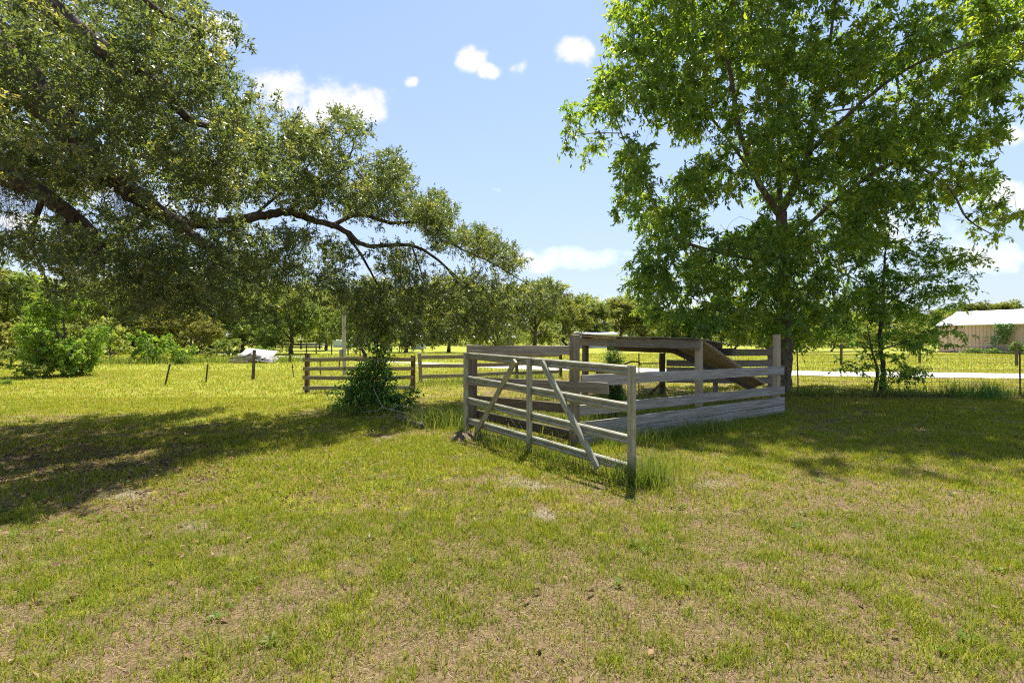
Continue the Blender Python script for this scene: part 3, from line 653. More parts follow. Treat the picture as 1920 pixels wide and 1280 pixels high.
# --- hanging moss, one festoon each
MS = [(15, 328, 110, 8.1, 'moss hanging at the left picture edge from the lowest limb, long and dark'), (135, 408, 110, 8.2, 'broad pale moss curtain under the broken end of the lowest oak limb'), (225, 352, 120, 8.7, 'tangled moss festoon hung from the thick middle oak limb'), (262, 378, 130, 8.8, 'thin wispy moss trailing beside the tangled festoon on the middle limb'),
      (172, 440, 90, 8.25, 'short brown moss tuft hanging between the two mossy limbs'), (330, 424, 90, 9.0, 'fine moss strands where the middle limb dips down'), (400, 474, 110, 9.15, 'moss strands at the drooping tip of the middle limb'), (60, 354, 80, 8.1, 'moss tuft near the bend of the lowest oak limb'), (290, 150, 60, 8.1, 'small moss tuft under the upper oak limb')]
for px, py, ln, Yd, lab in MS:
    p = PO(px, py, Yd); T = Tubes(); H = ln / F * Yd
    for q in range(130):
        o = p + rng.normal(0, (.06, .08, .04), 3); h = H * rng.uniform(.15, 1.0) ** 1.3; o[2] += .10 - 1.2 * ((o[0] - p[0]) ** 2 + (o[1] - p[1]) ** 2) ** .5 * rng.uniform(0, 1.4)
        z = np.linspace(0, 1, 11)[:, None]
        s = o + np.column_stack((np.zeros(11), np.zeros(11), -z[:, 0] * h)) + np.cumsum(rng.normal(0, .035, (11, 3)), 0) * (1, 1, .5)
        s[:, :2] = p[:2] + (s[:, :2] - p[:2]) * (1 - .45 * z)
        T.add(s, np.linspace(.0019, .0010, 11), 3, 0, False)
    me = T.mesh('spanish_moss', p, False)
    at = me.attributes.new('rnd', 'FLOAT', 'POINT'); at.data.foreach_set('value', np.repeat(rng.uniform(0, 1, len(me.vertices) // 33), 33).astype(np.float32))
    o = link('spanish_moss', me, M_moss); o.location = Vector(p)
    tag(o, lab, 'hanging moss', 'moss hanging from the oak limbs')

# --- vine shrub under the oak arm
base = G(690, 768)
root = thing('vine_shrub', 'dark leafy shrub with climbing vines under the tip of the oak limb', 'shrub', base)
B_ = lambda px, py, d=0: P(px, py, base[1] + d)
BL = [pb(656, 742, 20, 24, base[1] - .1, .3), pb(668, 715, 12, 22, base[1], .2, .7), pb(700, 742, 34, 24, base[1], .4), pb(732, 755, 28, 14, base[1] - .2, .3), pb(708, 695, 18, 26, base[1] + .1, .25, .7), pb(722, 715, 20, 22, base[1] + .1, .25, .8), pb(714, 645, 15, 34, base[1] + .1, .22, .7), pb(684, 700, 12, 18, base[1] + .1, .2, .6), pb(765, 748, 11, 14, base[1] - .1, .18, .7), pb(708, 590, 13, 26, base[1] + .1, .2, .5), pb(640, 758, 9, 12, base[1], .2)]
limbs = [([base, B_(702, 700), B_(708, 640, .1), B_(706, 580, .1)], .02, .006), ([base + (.1, .1, 0), B_(720, 720), B_(738, 690)], .014, .005), ([base + (-.1, 0, 0), B_(672, 720), B_(660, 700)], .014, .005)]
T, cen, cd = grow(limbs, BL, 190, .007, .012)
link('stem', T.mesh('stem', base), M_obark, root)
v, f, r = sprays(cen, cd, 4, 9, .26, .080, .042, .15, .3, .6)
sub(None, 'foliage', v, f, M_vine, root, r)
# dead branches beside it
base = G(745, 778)
root = thing('dead_branch', 'bleached dead branch lying beside the dark vine shrub', 'fallen branch', base)
T = Tubes()
D = lambda px, py, Yd=base[1]: P(px, py, Yd)
T.add(spline([D(700, 728, 9.9), D(708, 745, 9.9), D(718, 762, 9.8), D(735, 768, 9.6), D(765, 775, 9.5)]), np.linspace(.007, .012, 21), 6, .05)
T.add(spline([D(718, 762, 9.8), D(705, 770, 9.7), D(680, 772, 9.7)]), np.linspace(.010, .004, 11), 5, .05)
T.add(spline([D(735, 768, 9.6), D(745, 760, 9.5), D(770, 764, 9.4), D(790, 772, 9.3)]), np.linspace(.009, .003, 16), 5, .05)
T.add(spline([D(735, 768, 9.6), D(728, 778, 9.5), D(712, 784, 9.4)]), np.linspace(.007, .003, 11), 5, .05)
link('branch', T.mesh('branch', base), M_twig, root)

# --- generic trees at the field edge
def proto(seed, bro, trunk_h, ncl, leafL, loose=.0, mat=None, per=26, shape='oak'):
    """unit-height crown and trunk meshes"""
    global rng
    keep = rng; rng = np.random.default_rng(seed)
    bl = []; limbs = [([np.array((0, 0, -.03)), np.array((rng.normal(0, .01), 0, trunk_h * .5)), np.array((rng.normal(0, .02), rng.normal(0, .02), trunk_h + .1)), np.array((rng.normal(0, .03), 0, .75))], .032, .008)]
    for i in range(16):
        a = i * 2.4 + rng.uniform(0, .6); h = trunk_h + (1 - trunk_h) * rng.uniform(.08, .93)
        t = (h - trunk_h) / (1 - trunk_h)
        rr = bro * (math.sin(math.pi * min(1, .22 + .72 * t)) ** .8) * rng.uniform(.35, .85)
        c = np.array((math.cos(a) * rr, math.sin(a) * rr, h)); s = rng.uniform(.10, .19) * (1 - .35 * loose) * (bro / .42)
        bl.append((c, (s, s, s * .75), 1.0))
        if shape == 'round':
            bl.append((np.array((math.cos(a) * bro * .5, math.sin(a) * bro * .5, rng.uniform(.12, .3))), (s * .9, s * .9, s * .8), 1.0))
        if i % 2 == 0: limbs.append(([np.array((0, 0, trunk_h + .03 + .4 * max(0, h - trunk_h - .2))), np.array((c[0] * .5, c[1] * .5, (h + trunk_h) * .5 + .04)), c], .014, .004))
    T, cen, cd = grow(limbs, bl, ncl, .006, .008, 4)
    v, f, r = sprays(cen, cd, 1, per, .085, leafL, leafL * .55, .1, .3, .7)
    tm = T.mesh('trunk'); tm.materials.append(M_fbark)
    cm = arr_mesh('crown', v, f, r); cm.materials.append(mat or M_far)
    rng = keep
    return tm, cm
PR = [proto(1, .44, .16, 460, .033), proto(2, .40, .18, 420, .033, .2), proto(3, .46, .10, 480, .033), proto(4, .34, .24, 340, .033, .4), proto(5, .42, .06, 460, .034)]
PL = [proto(6, .46, .05, 1200, .033, 0, M_lime, 26, 'round'), ]
BU = [proto(7, .60, .02, 150, .07, 0, None, 22), proto(8, .62, .02, 150, .07, 0, M_lime, 22), proto(9, .55, .02, 140, .07, .4, None, 22)]
def tree(name, label, cat, px, by, ty, pr, wide=1.0, group=None, rot=None, parts_=('trunk', 'crown')):
    g = G(px, by); H = EYE + (HY - ty) / F * g[1]
    r = thing(name, label, cat, g, group)
    wide = wide * (1.2 if pr in PR else 1); r.scale = (H * wide, H * wide, H); r.rotation_euler.z = random.uniform(0, 6.28) if rot is None else rot
    for nm, me in zip(parts_, pr):
        o = bpy.data.objects.new(nm, me); C.objects.link(o); o.parent = r
    return r
EDGE = 'trees along the field edge'
tree('lawn_tree', 'rounded bright green tree with low branches standing alone on the left lawn', 'tree', 118, 705, 540, PL[0], .84, None, .8)
for a in ((-70, 668, 485, 0, 1, 'broad tree at the field edge by the left picture border'), (8, 664, 508, 1, 1, 'grey green tree behind the rounded bright lawn tree'), (60, 660, 518, 3, 1.2, 'pale tree top showing above the left side of the rounded lawn tree'),
          (178, 664, 525, 2, 1, 'dark tree just behind the right side of the rounded lawn tree'), (250, 660, 515, 0, 1, 'field edge tree behind the low round bush'), (318, 661, 515, 1, 1.1, 'shaggy olive tree left of the leaning grey trunk'), (398, 659, 505, 3, 1.4, 'tall leaning tree above the pale scrap heap'),
          (455, 660, 532, 4, 1, 'yellow green tree behind the right end of the pale scrap heap'), (545, 664, 538, 0, 1.05, 'spreading oak with thick grey trunk beside the black board fence'), (612, 657, 556, 2, 1, 'dark round tree left of the pale light pole'),
          (682, 670, 545, 2, .95, 'dark trunked tree just right of the pale light pole'), (760, 660, 545, 4, 1, 'yellow green tree behind the hanging oak foliage left of centre'), (842, 660, 560, 1, 1.1, 'olive tree behind the right part of the hanging oak foliage'), (930, 664, 560, 4, 1, 'yellowish bushy tree under the tip of the long oak limb'),
          (1003, 656, 522, 0, 1.0, 'tall dark tree past the tip of the long oak limb'), (1060, 652, 556, 2, 1, 'round dark tree behind the little white house'), (1118, 651, 572, 4, .9, 'low bright tree behind the plank lean-to roof'), (1165, 650, 558, 3, 1.3, 'tall narrow tree rising above the wood behind the lean-to'),
          (500, 656, 540, 1, 1, 'slim tree behind the black board fence left of the thick trunked oak'), (365, 665, 585, 2, 1.2, 'low dense dark tree left of the scrap heap'), (1205, 650, 575, 1, 1.1, 'loose tree at the edge of the big shade tree crown over the lean-to')):
    tree('field_tree', a[5], 'tree', a[0], a[1], a[2], PR[a[3]], a[4], EDGE)
for a in ((206, 676, 598, 0, 1.0, 'dark bush right of the rounded lawn tree'), (285, 680, 612, 1, 1.05, 'bright leafy bush left of the small yellow green bush'), (343, 682, 640, 1, 1.0, 'small yellow green bush by the leaning stakes'), (430, 668, 636, 2, 1.6, 'low spreading bush behind the pale scrap heap'),
          (64, 711, 682, 2, 1.2, 'small low shrub in front of the rounded lawn tree'), (8, 722, 708, 1, 1.8, 'grassy tuft of green growth by the left picture edge'), (495, 668, 646, 1, 1.8, 'low green weeds bush right of the scrap heap'), (395, 672, 652, 2, 2.0, 'olive weed patch left of the scrap heap'),
          (20, 690, 655, 2, 1.8, 'scrubby brown green bush at the far left of the lawn'), (1130, 785, 690, 2, .55, 'feathery green weed in the pen behind the gate post')):
    tree('bush', a[5], 'bush', a[0], a[1], a[2], BU[a[3]], a[4], 'bushes on the lawn', None, ('stem', 'foliage'))
for a in ((1500, 660, 612, 0, 1.6, 'dark shrubby tree line clump behind the shade tree trunk'), (1560, 659, 618, 2, 1.8, 'low dark tree between shade tree and slender young tree'), (1620, 658, 622, 4, 1.8, 'low dark tree behind the slender young tree'), (1700, 657, 618, 1, 1.6, 'low tree left of the tan barn'),
          (1440, 658, 600, 0, 1.5, 'dark tree behind the tan fence post and shade tree'), (1380, 655, 600, 2, 1.4, 'tree behind the lean-to roof slope'), (1300, 654, 590, 4, 1.2, 'tree behind the lean-to corner post'), (1250, 652, 580, 1, 1.2, 'tree behind the middle of the lean-to roof beam')):
    tree('far_tree', a[5], 'tree', a[0], a[1], a[2], PR[a[3]], a[4], EDGE)
for px, Yd, ty, lab in ((1826, 84, 566, 'single tree top above the left part of the barn roof'), (1872, 88, 566, 'left of the two tree tops beside each other above the barn roof'), (1908, 86, 564, 'right of the two tree tops beside each other above the barn roof')):
    tree('far_tree', lab, 'tree', px, HY + F * EYE / Yd, ty, PR[1], 1, 'trees behind the barn')
# far wood that reads as one mass
n = 150; vs, fs, rs = [], [], []; o = 0
for i in range(n):
    px = -500 + i * 20.5 + rng.uniform(-12, 12); Yd = rng.uniform(95, 150); H = rng.uniform(7.5, 11.5) * Yd / 120 * (.78 if px > 1215 else 1.35 if px < 950 else 1)
    me = PR[rng.integers(5)][1]
    q = np.empty(len(me.vertices) * 3, np.float32); me.vertices.foreach_get('co', q); q = q.reshape(-1, 4, 3)
    s = rng.choice(len(q), min(len(q), 2600), replace=False); q = q[s]
    cc = q.mean(1, keepdims=True); q = cc + (q - cc) * 1.5
    a = rng.uniform(0, 6.28); ca, sa = math.cos(a), math.sin(a); wd = rng.uniform(1.0, 1.5)
    z = q[..., 2] * 1.08 - .08
    q = np.stack((q[..., 0] * ca - q[..., 1] * sa, q[..., 0] * sa + q[..., 1] * ca, z), -1) * (H * wd, H * wd, H) + ((px - 960) / F * Yd, Yd, 0)
    vs.append(q.reshape(-1, 3)); fs.append(np.arange(len(q) * 4).reshape(-1, 4) + o); o += len(q) * 4; rs.append(np.repeat(np.clip(rng.uniform(.1, .9) + rng.normal(0, .15, len(q)), 0, 1), 4))
for i in range(330):
    px = -500 + i * 9.3 + rng.uniform(-12, 12); Yd = rng.uniform(84, 100); H = rng.uniform(2.5, 4.6)
    if px < 540 and rng.uniform() < .75: Yd = rng.uniform(52, 58); H = rng.uniform(1.6, 3.4)
    if px > 1500: Yd = rng.uniform(72, 82); H *= .8
    me = BU[(0, 2)[rng.integers(2)]][1]
    q = np.empty(len(me.vertices) * 3, np.float32); me.vertices.foreach_get('co', q); q = q.reshape(-1, 4, 3)
    q = q[rng.choice(len(q), 900, replace=False)]
    a = rng.uniform(0, 6.28); ca, sa = math.cos(a), math.sin(a)
    q = np.stack((q[..., 0] * ca - q[..., 1] * sa, q[..., 0] * sa + q[..., 1] * ca, q[..., 2] - .06), -1) * (H, H, H) + ((px - 960) / F * Yd, Yd, 0)
    vs.append(q.reshape(-1, 3)); fs.append(np.arange(len(q) * 4).reshape(-1, 4) + o); o += len(q) * 4; rs.append(np.repeat(np.clip(rng.uniform(.0, .7) + rng.normal(0, .15, len(q)), 0, 1), 4))
tag(link('far_woods', arr_mesh('far_woods', np.concatenate(vs), np.concatenate(fs), np.concatenate(rs)), M_far), 'far green wood closing the fields along the horizon', 'woods', kind='stuff')
# grass clumps by the wire fence
for px, by, nb, lab in ((1853, 748, 420, 'thick tall grass clump at the wire fence right of the young tree'), (1790, 742, 160, 'thin grass clump at the wire fence between young tree and thick clump')):
    g = G(px, by); x = g[0] + rng.normal(0, .2, nb); y = g[1] + rng.normal(0, .15, nb)
    v, f, r = blades(x, y, rng.uniform(.2, .62, nb), rng.uniform(.006, .012, nb), rng.uniform(.1, .8, nb), rng.uniform(0, .8, nb))
    o = link('grass_clump', arr_mesh('grass_clump', v - g, f, r), M_vine); o.location = Vector(g)
    tag(o, lab, 'grass clump', 'grass clumps by the wire fence')

# ------------------------------------------------------------------ metal gate
root = thing('metal_gate', 'galvanised metal farm gate standing open in front of the plank pen', 'gate', gL)
gd = nrm(gR - gL); gn = np.array((gd[1], -gd[0], 0)); gn = gn if gn[1] < 0 else -gn     # towards the viewer
def on_gate(px):
    k = (px - 960) / F
    t = (gL[0] - k * gL[1]) / (k * gd[1] - gd[0]); return gL + gd * t
def gp(px, py, out=0.0):
    q = on_gate(px); return np.array((q[0], q[1], EYE + (HY - py) / F * q[1])) + gn * out
chan = [(-.02, -.042), (.02, -.042), (.026, -.036), (.026, -.014), (.019, -.006), (.019, .006), (.026, .014), (.026, .036), (.02, .042), (-.02, .042)]
wprof = [(-.012, -.055), (-.002, -.053), (.016, -.040), (.020, -.028), (.016, -.014), (.002, -.003), (.002, .003), (.016, .014), (.020, .028), (.016, .040), (-.002, .053), (-.012, .055)]
fl = lambda pr: [(-a, b) for a, b in pr]
for yL, yR in ((667, 695), (711, 765.6), (751, 825.8), (789, 879)):
    a, b = gp(879, yL), gp(1184, yR)
    sweep(root, 'rail', a, b, fl(wprof), M_galv, (0, 0, 1), 1)
up3 = np.array((0, 0, 1.0))
def upright(px, yt, yb, sc=1.0, out=.022):
    q = on_gate(px); a = np.array((q[0], q[1], EYE + (HY - yb) / F * q[1] - .02)) + gn * out; b = np.array((q[0], q[1], EYE + (HY - yt) / F * q[1])) + gn * out
    y_axis = gn                          # profile y towards viewer; z along the gate
    sweep(root, 'upright', a, b, [(p, w_ * sc) for p, w_ in chan], M_galv, np.cross(np.array((0, 0, 1.0)), gn), 1)
def chan_seg(p0, p1, name, sc, flip=1):
    x = nrm(p1 - p0); zax = np.cross(x, gn)
    sweep(root, name, p0, p1, [(p * .9 * flip, w_ * sc) for p, w_ in chan], M_galv, zax, 1)
upright(876, 661, 815); upright(995, 671, 852, .9); upright(1187, 685, 908, 1.05)
chan_seg(gp(972, 676, .052), gp(893, 820, .052), 'brace', .85); chan_seg(gp(1022, 678, .052), gp(1127, 876, .052), 'brace', .85)

# ------------------------------------------------------------------ plank pen
Mp = np.array((.90, 7.37, 0)); Lp = np.array((-.68, 8.86, 0)); Rp = np.array((5.38, 10.42, 0))
root = thing('plank_fence', 'weathered grey plank fence of four boards running from gate post to tan post', 'fence', Mp)
d = nrm(Rp - Mp); nv = np.array((d[1], -d[0], 0))
post(root, Mp, Mp + (0, 0, 1.58), .115, M_olpost, facing=d)
post(root, Rp, Rp + (.01, 0, 1.60), .115, M_tanpost, facing=d, label='pale tan square end post')
for zl, zr, h, e0, e1 in ((.925, .875, .165, .06, .12), (.50, .475, .155, .02, .12), (.255, .26, .155, .05, .12), (.095, .095, .15, .0, .12)):
    board(root, Mp + nv * .083 + d * e0 + (0, 0, zl), Rp + nv * .083 + d * e1 + (0, 0, zr), h, .042, M_grey)
root = thing('plank_fence', 'brown plank fence of uneven boards right behind the metal gate', 'fence', Lp)
d = nrm(Mp - Lp); nv = np.array((d[1], -d[0], 0)); nv = nv if nv[1] < 0 else -nv
post(root, Lp, Lp + (0, 0, 1.34), .12, M_dark, facing=d)
L_ = np.linalg.norm(Mp - Lp)
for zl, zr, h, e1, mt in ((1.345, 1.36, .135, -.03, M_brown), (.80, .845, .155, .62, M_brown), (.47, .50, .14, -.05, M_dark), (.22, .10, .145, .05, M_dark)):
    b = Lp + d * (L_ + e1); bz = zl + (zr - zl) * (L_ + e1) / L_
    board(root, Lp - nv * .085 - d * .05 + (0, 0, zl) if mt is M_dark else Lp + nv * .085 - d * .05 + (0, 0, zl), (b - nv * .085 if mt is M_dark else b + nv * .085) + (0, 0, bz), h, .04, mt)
Sp = np.array((4.05, 13.8, 0)); Tp = np.array((6.72, 13.3, 0))
root = thing('plank_fence', 'brown plank fence with three boards along the back of the pen', 'fence', Sp)
d = nrm(Tp - Sp); nv = np.array((d[1], -d[0], 0))
post(root, Sp, Sp + (0, 0, 1.12), .16, M_dark, facing=d, round_=True); post(root, Tp, Tp + (0, 0, 1.3), .13, M_brown, facing=d); Up = (Sp + Tp) / 2
post(root, Up, Up + (0, 0, 1.1), .11, M_brown, facing=d)
for z, e0 in ((1.14, 1.0), (.86, .1), (.66, .1), (.42, .1)):
    board(root, Sp + nv * .09 + d * e0 + (0, 0, z), Tp + nv * .09 + (0, 0, z + .02), .17, .04, M_brown)

# lean-to
A = np.array((2.02, 14.1, 1.585)); Bq = np.array((4.06, 11.12, 1.515))
root = thing('lean_to_shelter', 'low plank lean-to with a flat sheet roof and one panel sagging to the ground', 'shelter', (Bq[0], Bq[1], 0))
e = nrm((A - Bq) * (1, 1, 0)); bk = np.array((-e[1], e[0], 0)); bk = bk if bk[0] > 0 else -bk; fr = -bk
post(root, (Bq[0], Bq[1], 0), (Bq[0], Bq[1], 1.49), .13, M_tanpost, facing=e); post(root, (A[0], A[1], 0), (A[0], A[1], 1.55), .14, M_dark, facing=e)
board(root, Bq - e * .1 + fr * .10 + (0, 0, -.13), A + e * .12 + fr * .10 + (0, 0, -.16), .20, .045, M_brown, 'beam')
b0, b1 = Bq + bk * .95 - e * .2, A + bk * .95 + e * .1
board(root, b0 + (0, 0, -.30), b1 + (0, 0, -.34), .16, .045, M_dark, 'beam')
for t_ in (.04, .35, .66, .97):
    c0 = Bq + (A - Bq) * t_ - (0, 0, .075); sweep(root, 'rafter', c0 + fr * .05, c0 + bk * 1.05 - (0, 0, .12), rect(.045, .10, .005), M_dark, (0, 0, 1), 3, .002, .002)
def skin(name, c00, c10, c01, c11, th, mat, nu=30, nv=10, corr=0.0, nc=12, sag=.04, seed=0.0):
    """a thin sheet over four corners (c00-c10 across, c00-c01 along), corrugated across nv"""
    n_ = nrm(np.cross(c10 - c00, c01 - c00)); n_ = n_ if n_[2] > 0 else -n_
    v = []; f = []
    for k in (0, 1):
        for a in np.linspace(0, 1, nu + 1):
            for b in np.linspace(0, 1, nv + 1):
                p = (c00 * (1 - a) + c10 * a) * (1 - b) + (c01 * (1 - a) + c11 * a) * b
                v.append(p + n_ * (k * th + corr * math.sin(b * nc * 2 * math.pi) - sag * math.sin(a * math.pi) * math.sin(b * math.pi) + .008 * math.sin(a * 7 + b * 5 + seed)))
    w1 = nv + 1; o2 = (nu + 1) * w1
    for i in range(nu):
        for j in range(nv):
            a = i * w1 + j; f += [(a, a + w1, a + w1 + 1, a + 1), (o2 + a, o2 + a + 1, o2 + a + w1 + 1, o2 + a + w1)]
        for j in (0, nv): a = i * w1 + j; f.append((a, a + w1, o2 + a + w1, o2 + a))
    for j in range(nv):
        for i in (0, nu): a = i * w1 + j; f.append((a, a + 1, o2 + a + 1, o2 + a))
    return sub(None, name, np.array(v), np.array(f), mat, root)
up_ = np.array((0, 0, 1.0))
skin('roof_sheet', Bq + fr * .2 - e * .12, A + fr * .22 + e * .2 + up_ * .02, Bq + bk * 1.05 - e * .12 - up_ * .13, A + bk * 1.05 + e * .15 - up_ * .13, .008, M_roofsheet, 24, 8, 0, 1, .03)
skin('roof_sheet', Bq + fr * .16 + e * 1.1 + up_ * .022, A + fr * .30 + e * .26 + up_ * .05, Bq + bk * .8 + e * 1.1 - up_ * .07, A + bk * .8 + e * .2 - up_ * .07, .008, M_roofsheet, 24, 8, 0, 1, .02, 2.0)
TR, TL, BR, BLc = P(1316, 636, 11.1), P(1260, 649, 11.8), P(1435, 719, 12.6), P(1412, 725, 12.9)
skin('roof_boarding', TR - up_ * .02, TL - up_ * .02, BR - up_ * .02, BLc - up_ * .02, .015, M_ply, 8, 16, 0, 1, .02)
skin('roof_sheet', TR, TL, BR, BLc, .006, M_roofsheet, 8, 160, .014, 24, .02)
sweep(root, 'rafter', TL - up_ * .08, BLc - up_ * .05, rect(.045, .13, .005), M_dark, (0, 0, 1), 4, .002, .003)

# wire gate panel and weed in the pen
gp0 = P(1198, 740, 13.6) ; gp0[2] = 0
root = thing('wire_gate', 'small rusty wire mesh gate with bent top bar beside the dark round post', 'gate', gp0)
T = Tubes(); W_ = lambda px, py, Yd=13.6: P(px, py, Yd)
T.add(spline([W_(1170, 683), W_(1185, 678), W_(1197, 679), W_(1200, 684)]), .022, 6); T.add([W_(1198, 662), W_(1198, 742)], .016, 6); T.add([W_(1198, 681), W_(1240, 681)], .016, 6); T.add([W_(1215, 742), W_(1240, 718)], .035, 6)
link('frame', T.mesh('frame', gp0), M_rust, root)
T = Tubes()
for i in range(-14, 15):
    a = np.array(W_(1198 + i * 4.0, 681)); b = np.array(W_(1198 + i * 4.0 + 58, 739))
    for s_ in (1, -1):
        q = np.linspace(0, 1, 30)[:, None]
        pts = (a * (1 - q) + b * q) if s_ > 0 else np.column_stack((2 * W_(1219, 0)[0] - (a * (1 - q) + b * q)[:, 0], (a * (1 - q) + b * q)[:, 1:]))
        px = pts[:, 0] / 13.6 * F + 960; k = (px > 1198) & (px < 1240)
        if k.sum() > 1: T.add(pts[k][[0, -1]], .0035, 3, 0, False)
link('wire_mesh', T.mesh('wire_mesh', gp0), M_wire, root)
base = G(1155, 785)
root = thing('feathery_weed', 'tall dark feathery weed growing in the pen under the lean-to beam', 'weed', base)
T = Tubes(); tips = []
for i in range(16):
    a = rng.uniform(0, 6.28); h = rng.uniform(.75, 1.28); rr = rng.uniform(.02, .2)
    s = base + np.array([(0, 0, 0), (math.cos(a) * rr * .5, math.sin(a) * rr * .4, h * .5), (math.cos(a) * rr, math.sin(a) * rr * .8, h)]); s = spline(s)
    T.add(s, np.linspace(.007, .003, len(s)), 5); tips.append(s[2:])
link('stem', T.mesh('stem', base), M_obark, root)
cc = np.concatenate(tips); v, f, r = sprays(cc, np.tile((0, 0, 1.0), (len(cc), 1)), 9, 10, .14, .06, .008, .05, -.2, .8)
sub(None, 'foliage', v, f, M_vine, root, r * .5)

# log, soil
a, b = G(745, 789), G(793, 806)
o = sweep(None, 'log', a + (0, 0, .075), b + (0, 0, .065), rnd_prof(.055, 12), M_dark, (0, 0, 1), 6, .003, .004)
tag(o, 'short dark wooden log lying in the grass left of the metal gate', 'log')
g = G(880, 822); u = rng.uniform(0, 1, 0)
nn_ = 26; vv = []
for i in range(nn_ + 1):
    for j in range(nn_ + 1):
        x = (i / nn_ - .5) * .7; y = (j / nn_ - .5) * .45; r_ = math.hypot(x / .33, y / .21)
        vv.append((x, y, max(-.05, .075 * (1 - r_ ** 2)) + random.uniform(0, .05) * (1 if r_ < 1 else .2) - .022))
ff = [(i * (nn_ + 1) + j, (i + 1) * (nn_ + 1) + j, (i + 1) * (nn_ + 1) + j + 1, i * (nn_ + 1) + j + 1) for i in range(nn_) for j in range(nn_)]
o = link('soil_mound', arr_mesh('soil_mound', np.array(vv), np.array(ff), None, True), M_soil); o.location = Vector(g)
tag(o, kind='structure')

# ------------------------------------------------------------------ board fence left of the pen
root = thing('board_fence', 'weathered four board fence ending at a dark post on the left lawn', 'fence', (-5.77, 14.4, 0))
f0, f1, f2 = np.array((-5.77, 14.4, 0)), np.array((-4.12, 14.5, 0)), np.array((-2.82, 14.6, 0))
post(root, f0, f0 + (.02, 0, 1.10), .115, M_redpost, label='dark square end post'); post(root, f1, f1 + (0, 0, 1.0), .11, M_brown); post(root, f2, f2 + (0, 0, 1.02), .12, M_redpost, label='reddish brown square post')
for z0, z1 in ((.925, .93), (.67, .665), (.415, .40), (.125, .14)):
    board(root, f0 + (-.08, -.08, z0), f1 + (0, -.08, z1), .105, .035, M_brown); board(root, f1 + (.004, -.08, z1), f2 + (.03, -.08, z0), .105, .035, M_brown)
root = thing('board_fence', 'thin board fence running back from the leaning brown post behind the gate', 'fence', (-3.1, 17.5, 0))
q = [np.array((-3.1, 17.5, 0)), np.array((-1.3, 18.2, 0)), np.array((.18, 19, 0)), np.array((1.9, 20, 0))]
for k, p in enumerate(q): post(root, p, p + (-.06 if k == 0 else 0, 0, 1.0), .12, M_brown if k == 0 else M_dark, label='leaning pale brown post' if k == 0 else None)
for k in range(3):
    for z in (.86, .56, .22):
        board(root, q[k] + (-.05, -.085, z + random.uniform(-.03, .03)), q[k + 1] + (-.06, -.085, z + random.uniform(-.03, .03)), .13, .035, M_brown)
# stakes and posts
def stake(label, bx, by, tx, ty, w, mat, rd=True, cat='stake', name='stake'):
    g = G(bx, by); H = EYE + (HY - ty) / F * g[1]; tp = np.array(((tx - 960) / F * g[1], g[1], H))
    o = sweep(None, name, g - (0, 0, .12), tp, rnd_prof(w / 2, 8) if rd else rect(w, w, .01), mat, (1, 0, 0), 4, .002, .003)
    return tag(o, label, cat, 'stakes and posts on the left lawn')
stake('strongly leaning thin dark stake at the far left of the lawn posts', 308, 722, 319, 682, .055, M_steelrod)
stake('slightly leaning thin stake between leaning stake and thick dark post', 385, 717, 390, 682, .05, M_steelrod)
stake('thick upright dark wooden post in front of the pale scrap heap', 474, 712, 477, 656, .12, M_dark, True, 'post', 'post')
stake('short stubby brown post right of the pale scrap heap', 544, 680, 544, 666, .13, M_redpost, True, 'post', 'post')
stake('spindly grey stake on the lawn left of the dark end post', 551, 708, 548, 683, .035, M_steelrod)
stake('thin metal stake seen through the four board fence', 601, 703, 600, 676, .045, M_steelrod)
stake('thin dark stake close beside the pale light pole', 636, 688, 637, 667, .06, M_steelrod)
# light pole
g = G(646, 704); root = thing('light_pole', 'pale wooden light pole with a white lamp behind the four board fence', 'light pole', g)
post(root, g, g + (-.05, 0, 3.25), .145, M_pole, 'pole', True)
T = Tubes(); hd = P(636, 578, g[1]); T.add([g + (0, 0, 3.02 - .15), hd + (.02, 0, .12)], .018, 6); link('lamp_arm', T.mesh('lamp_arm', g), M_wire, root)
T = Tubes(); zz = np.linspace(0, 1, 7); T.add(hd + np.column_stack((0 * zz, 0 * zz, .13 - .26 * zz)), [.03, .09, .12, .125, .12, .09, .04], 14); link('lamp_head', T.mesh('lamp_head', g), M_white, root)
box(root, 'meter_box', g + (-.17, -.13, .75), g + (-.06, -.04, 1.05), M_pale)

# ------------------------------------------------------------------ field fences
def wire_fence(name, label, pts, H, zs, wr, pr, pmat, stay=None, px=()):
    root = thing(name, label, 'fence', pts[0]); pts = [np.asarray(p, float) for p in pts]
    for i, p in enumerate(pts): post(root, p, p + (random.uniform(-.05, .05), random.uniform(-.03, .03), H * random.uniform(1.0, 1.1)), pr, pmat, 'post', True)
    T = Tubes()
    for z in zs:
        T.add(np.array([p + (0, 0, z + random.uniform(-.015, .015)) for p in pts]), wr, 4, 0, False)
    if stay:
        for a, b in zip(pts[:-1], pts[1:]):
            n = int(np.linalg.norm(b - a) / stay)
            for k in range(1, n):
                p = a + (b - a) * k / n; j = rng.normal(0, .012, (3, 3)); T.add(np.array([p + (0, 0, zs[0]), p + (0, 0, (zs[0] + zs[-1]) / 2), p + (0, 0, zs[-1])]) + j, wr * .8, 3, 0, False)
    link('wire', T.mesh('wire', pts[0]), M_wire, root)
wire_fence('wire_fence', 'rusty woven wire field fence running right from the shade tree past the young tree', [(7.8, 13.95, 0), (13.4, 13.5, 0), (18.5, 13.2, 0), (23, 13, 0)], 1.12, (.08, .22, .36, .52, .70, .88, 1.06), .0035, .034, M_rust, .20)
wire_fence('wire_fence', 'wire fence of dark wooden posts beyond the gravel road near the barn', [G(1577, 685), G(1724, 682) , np.array((27, 27.4, 0)), np.array((36, 24.5, 0))], 1.18, (.4, .75, 1.1), .004, .13, M_dark)
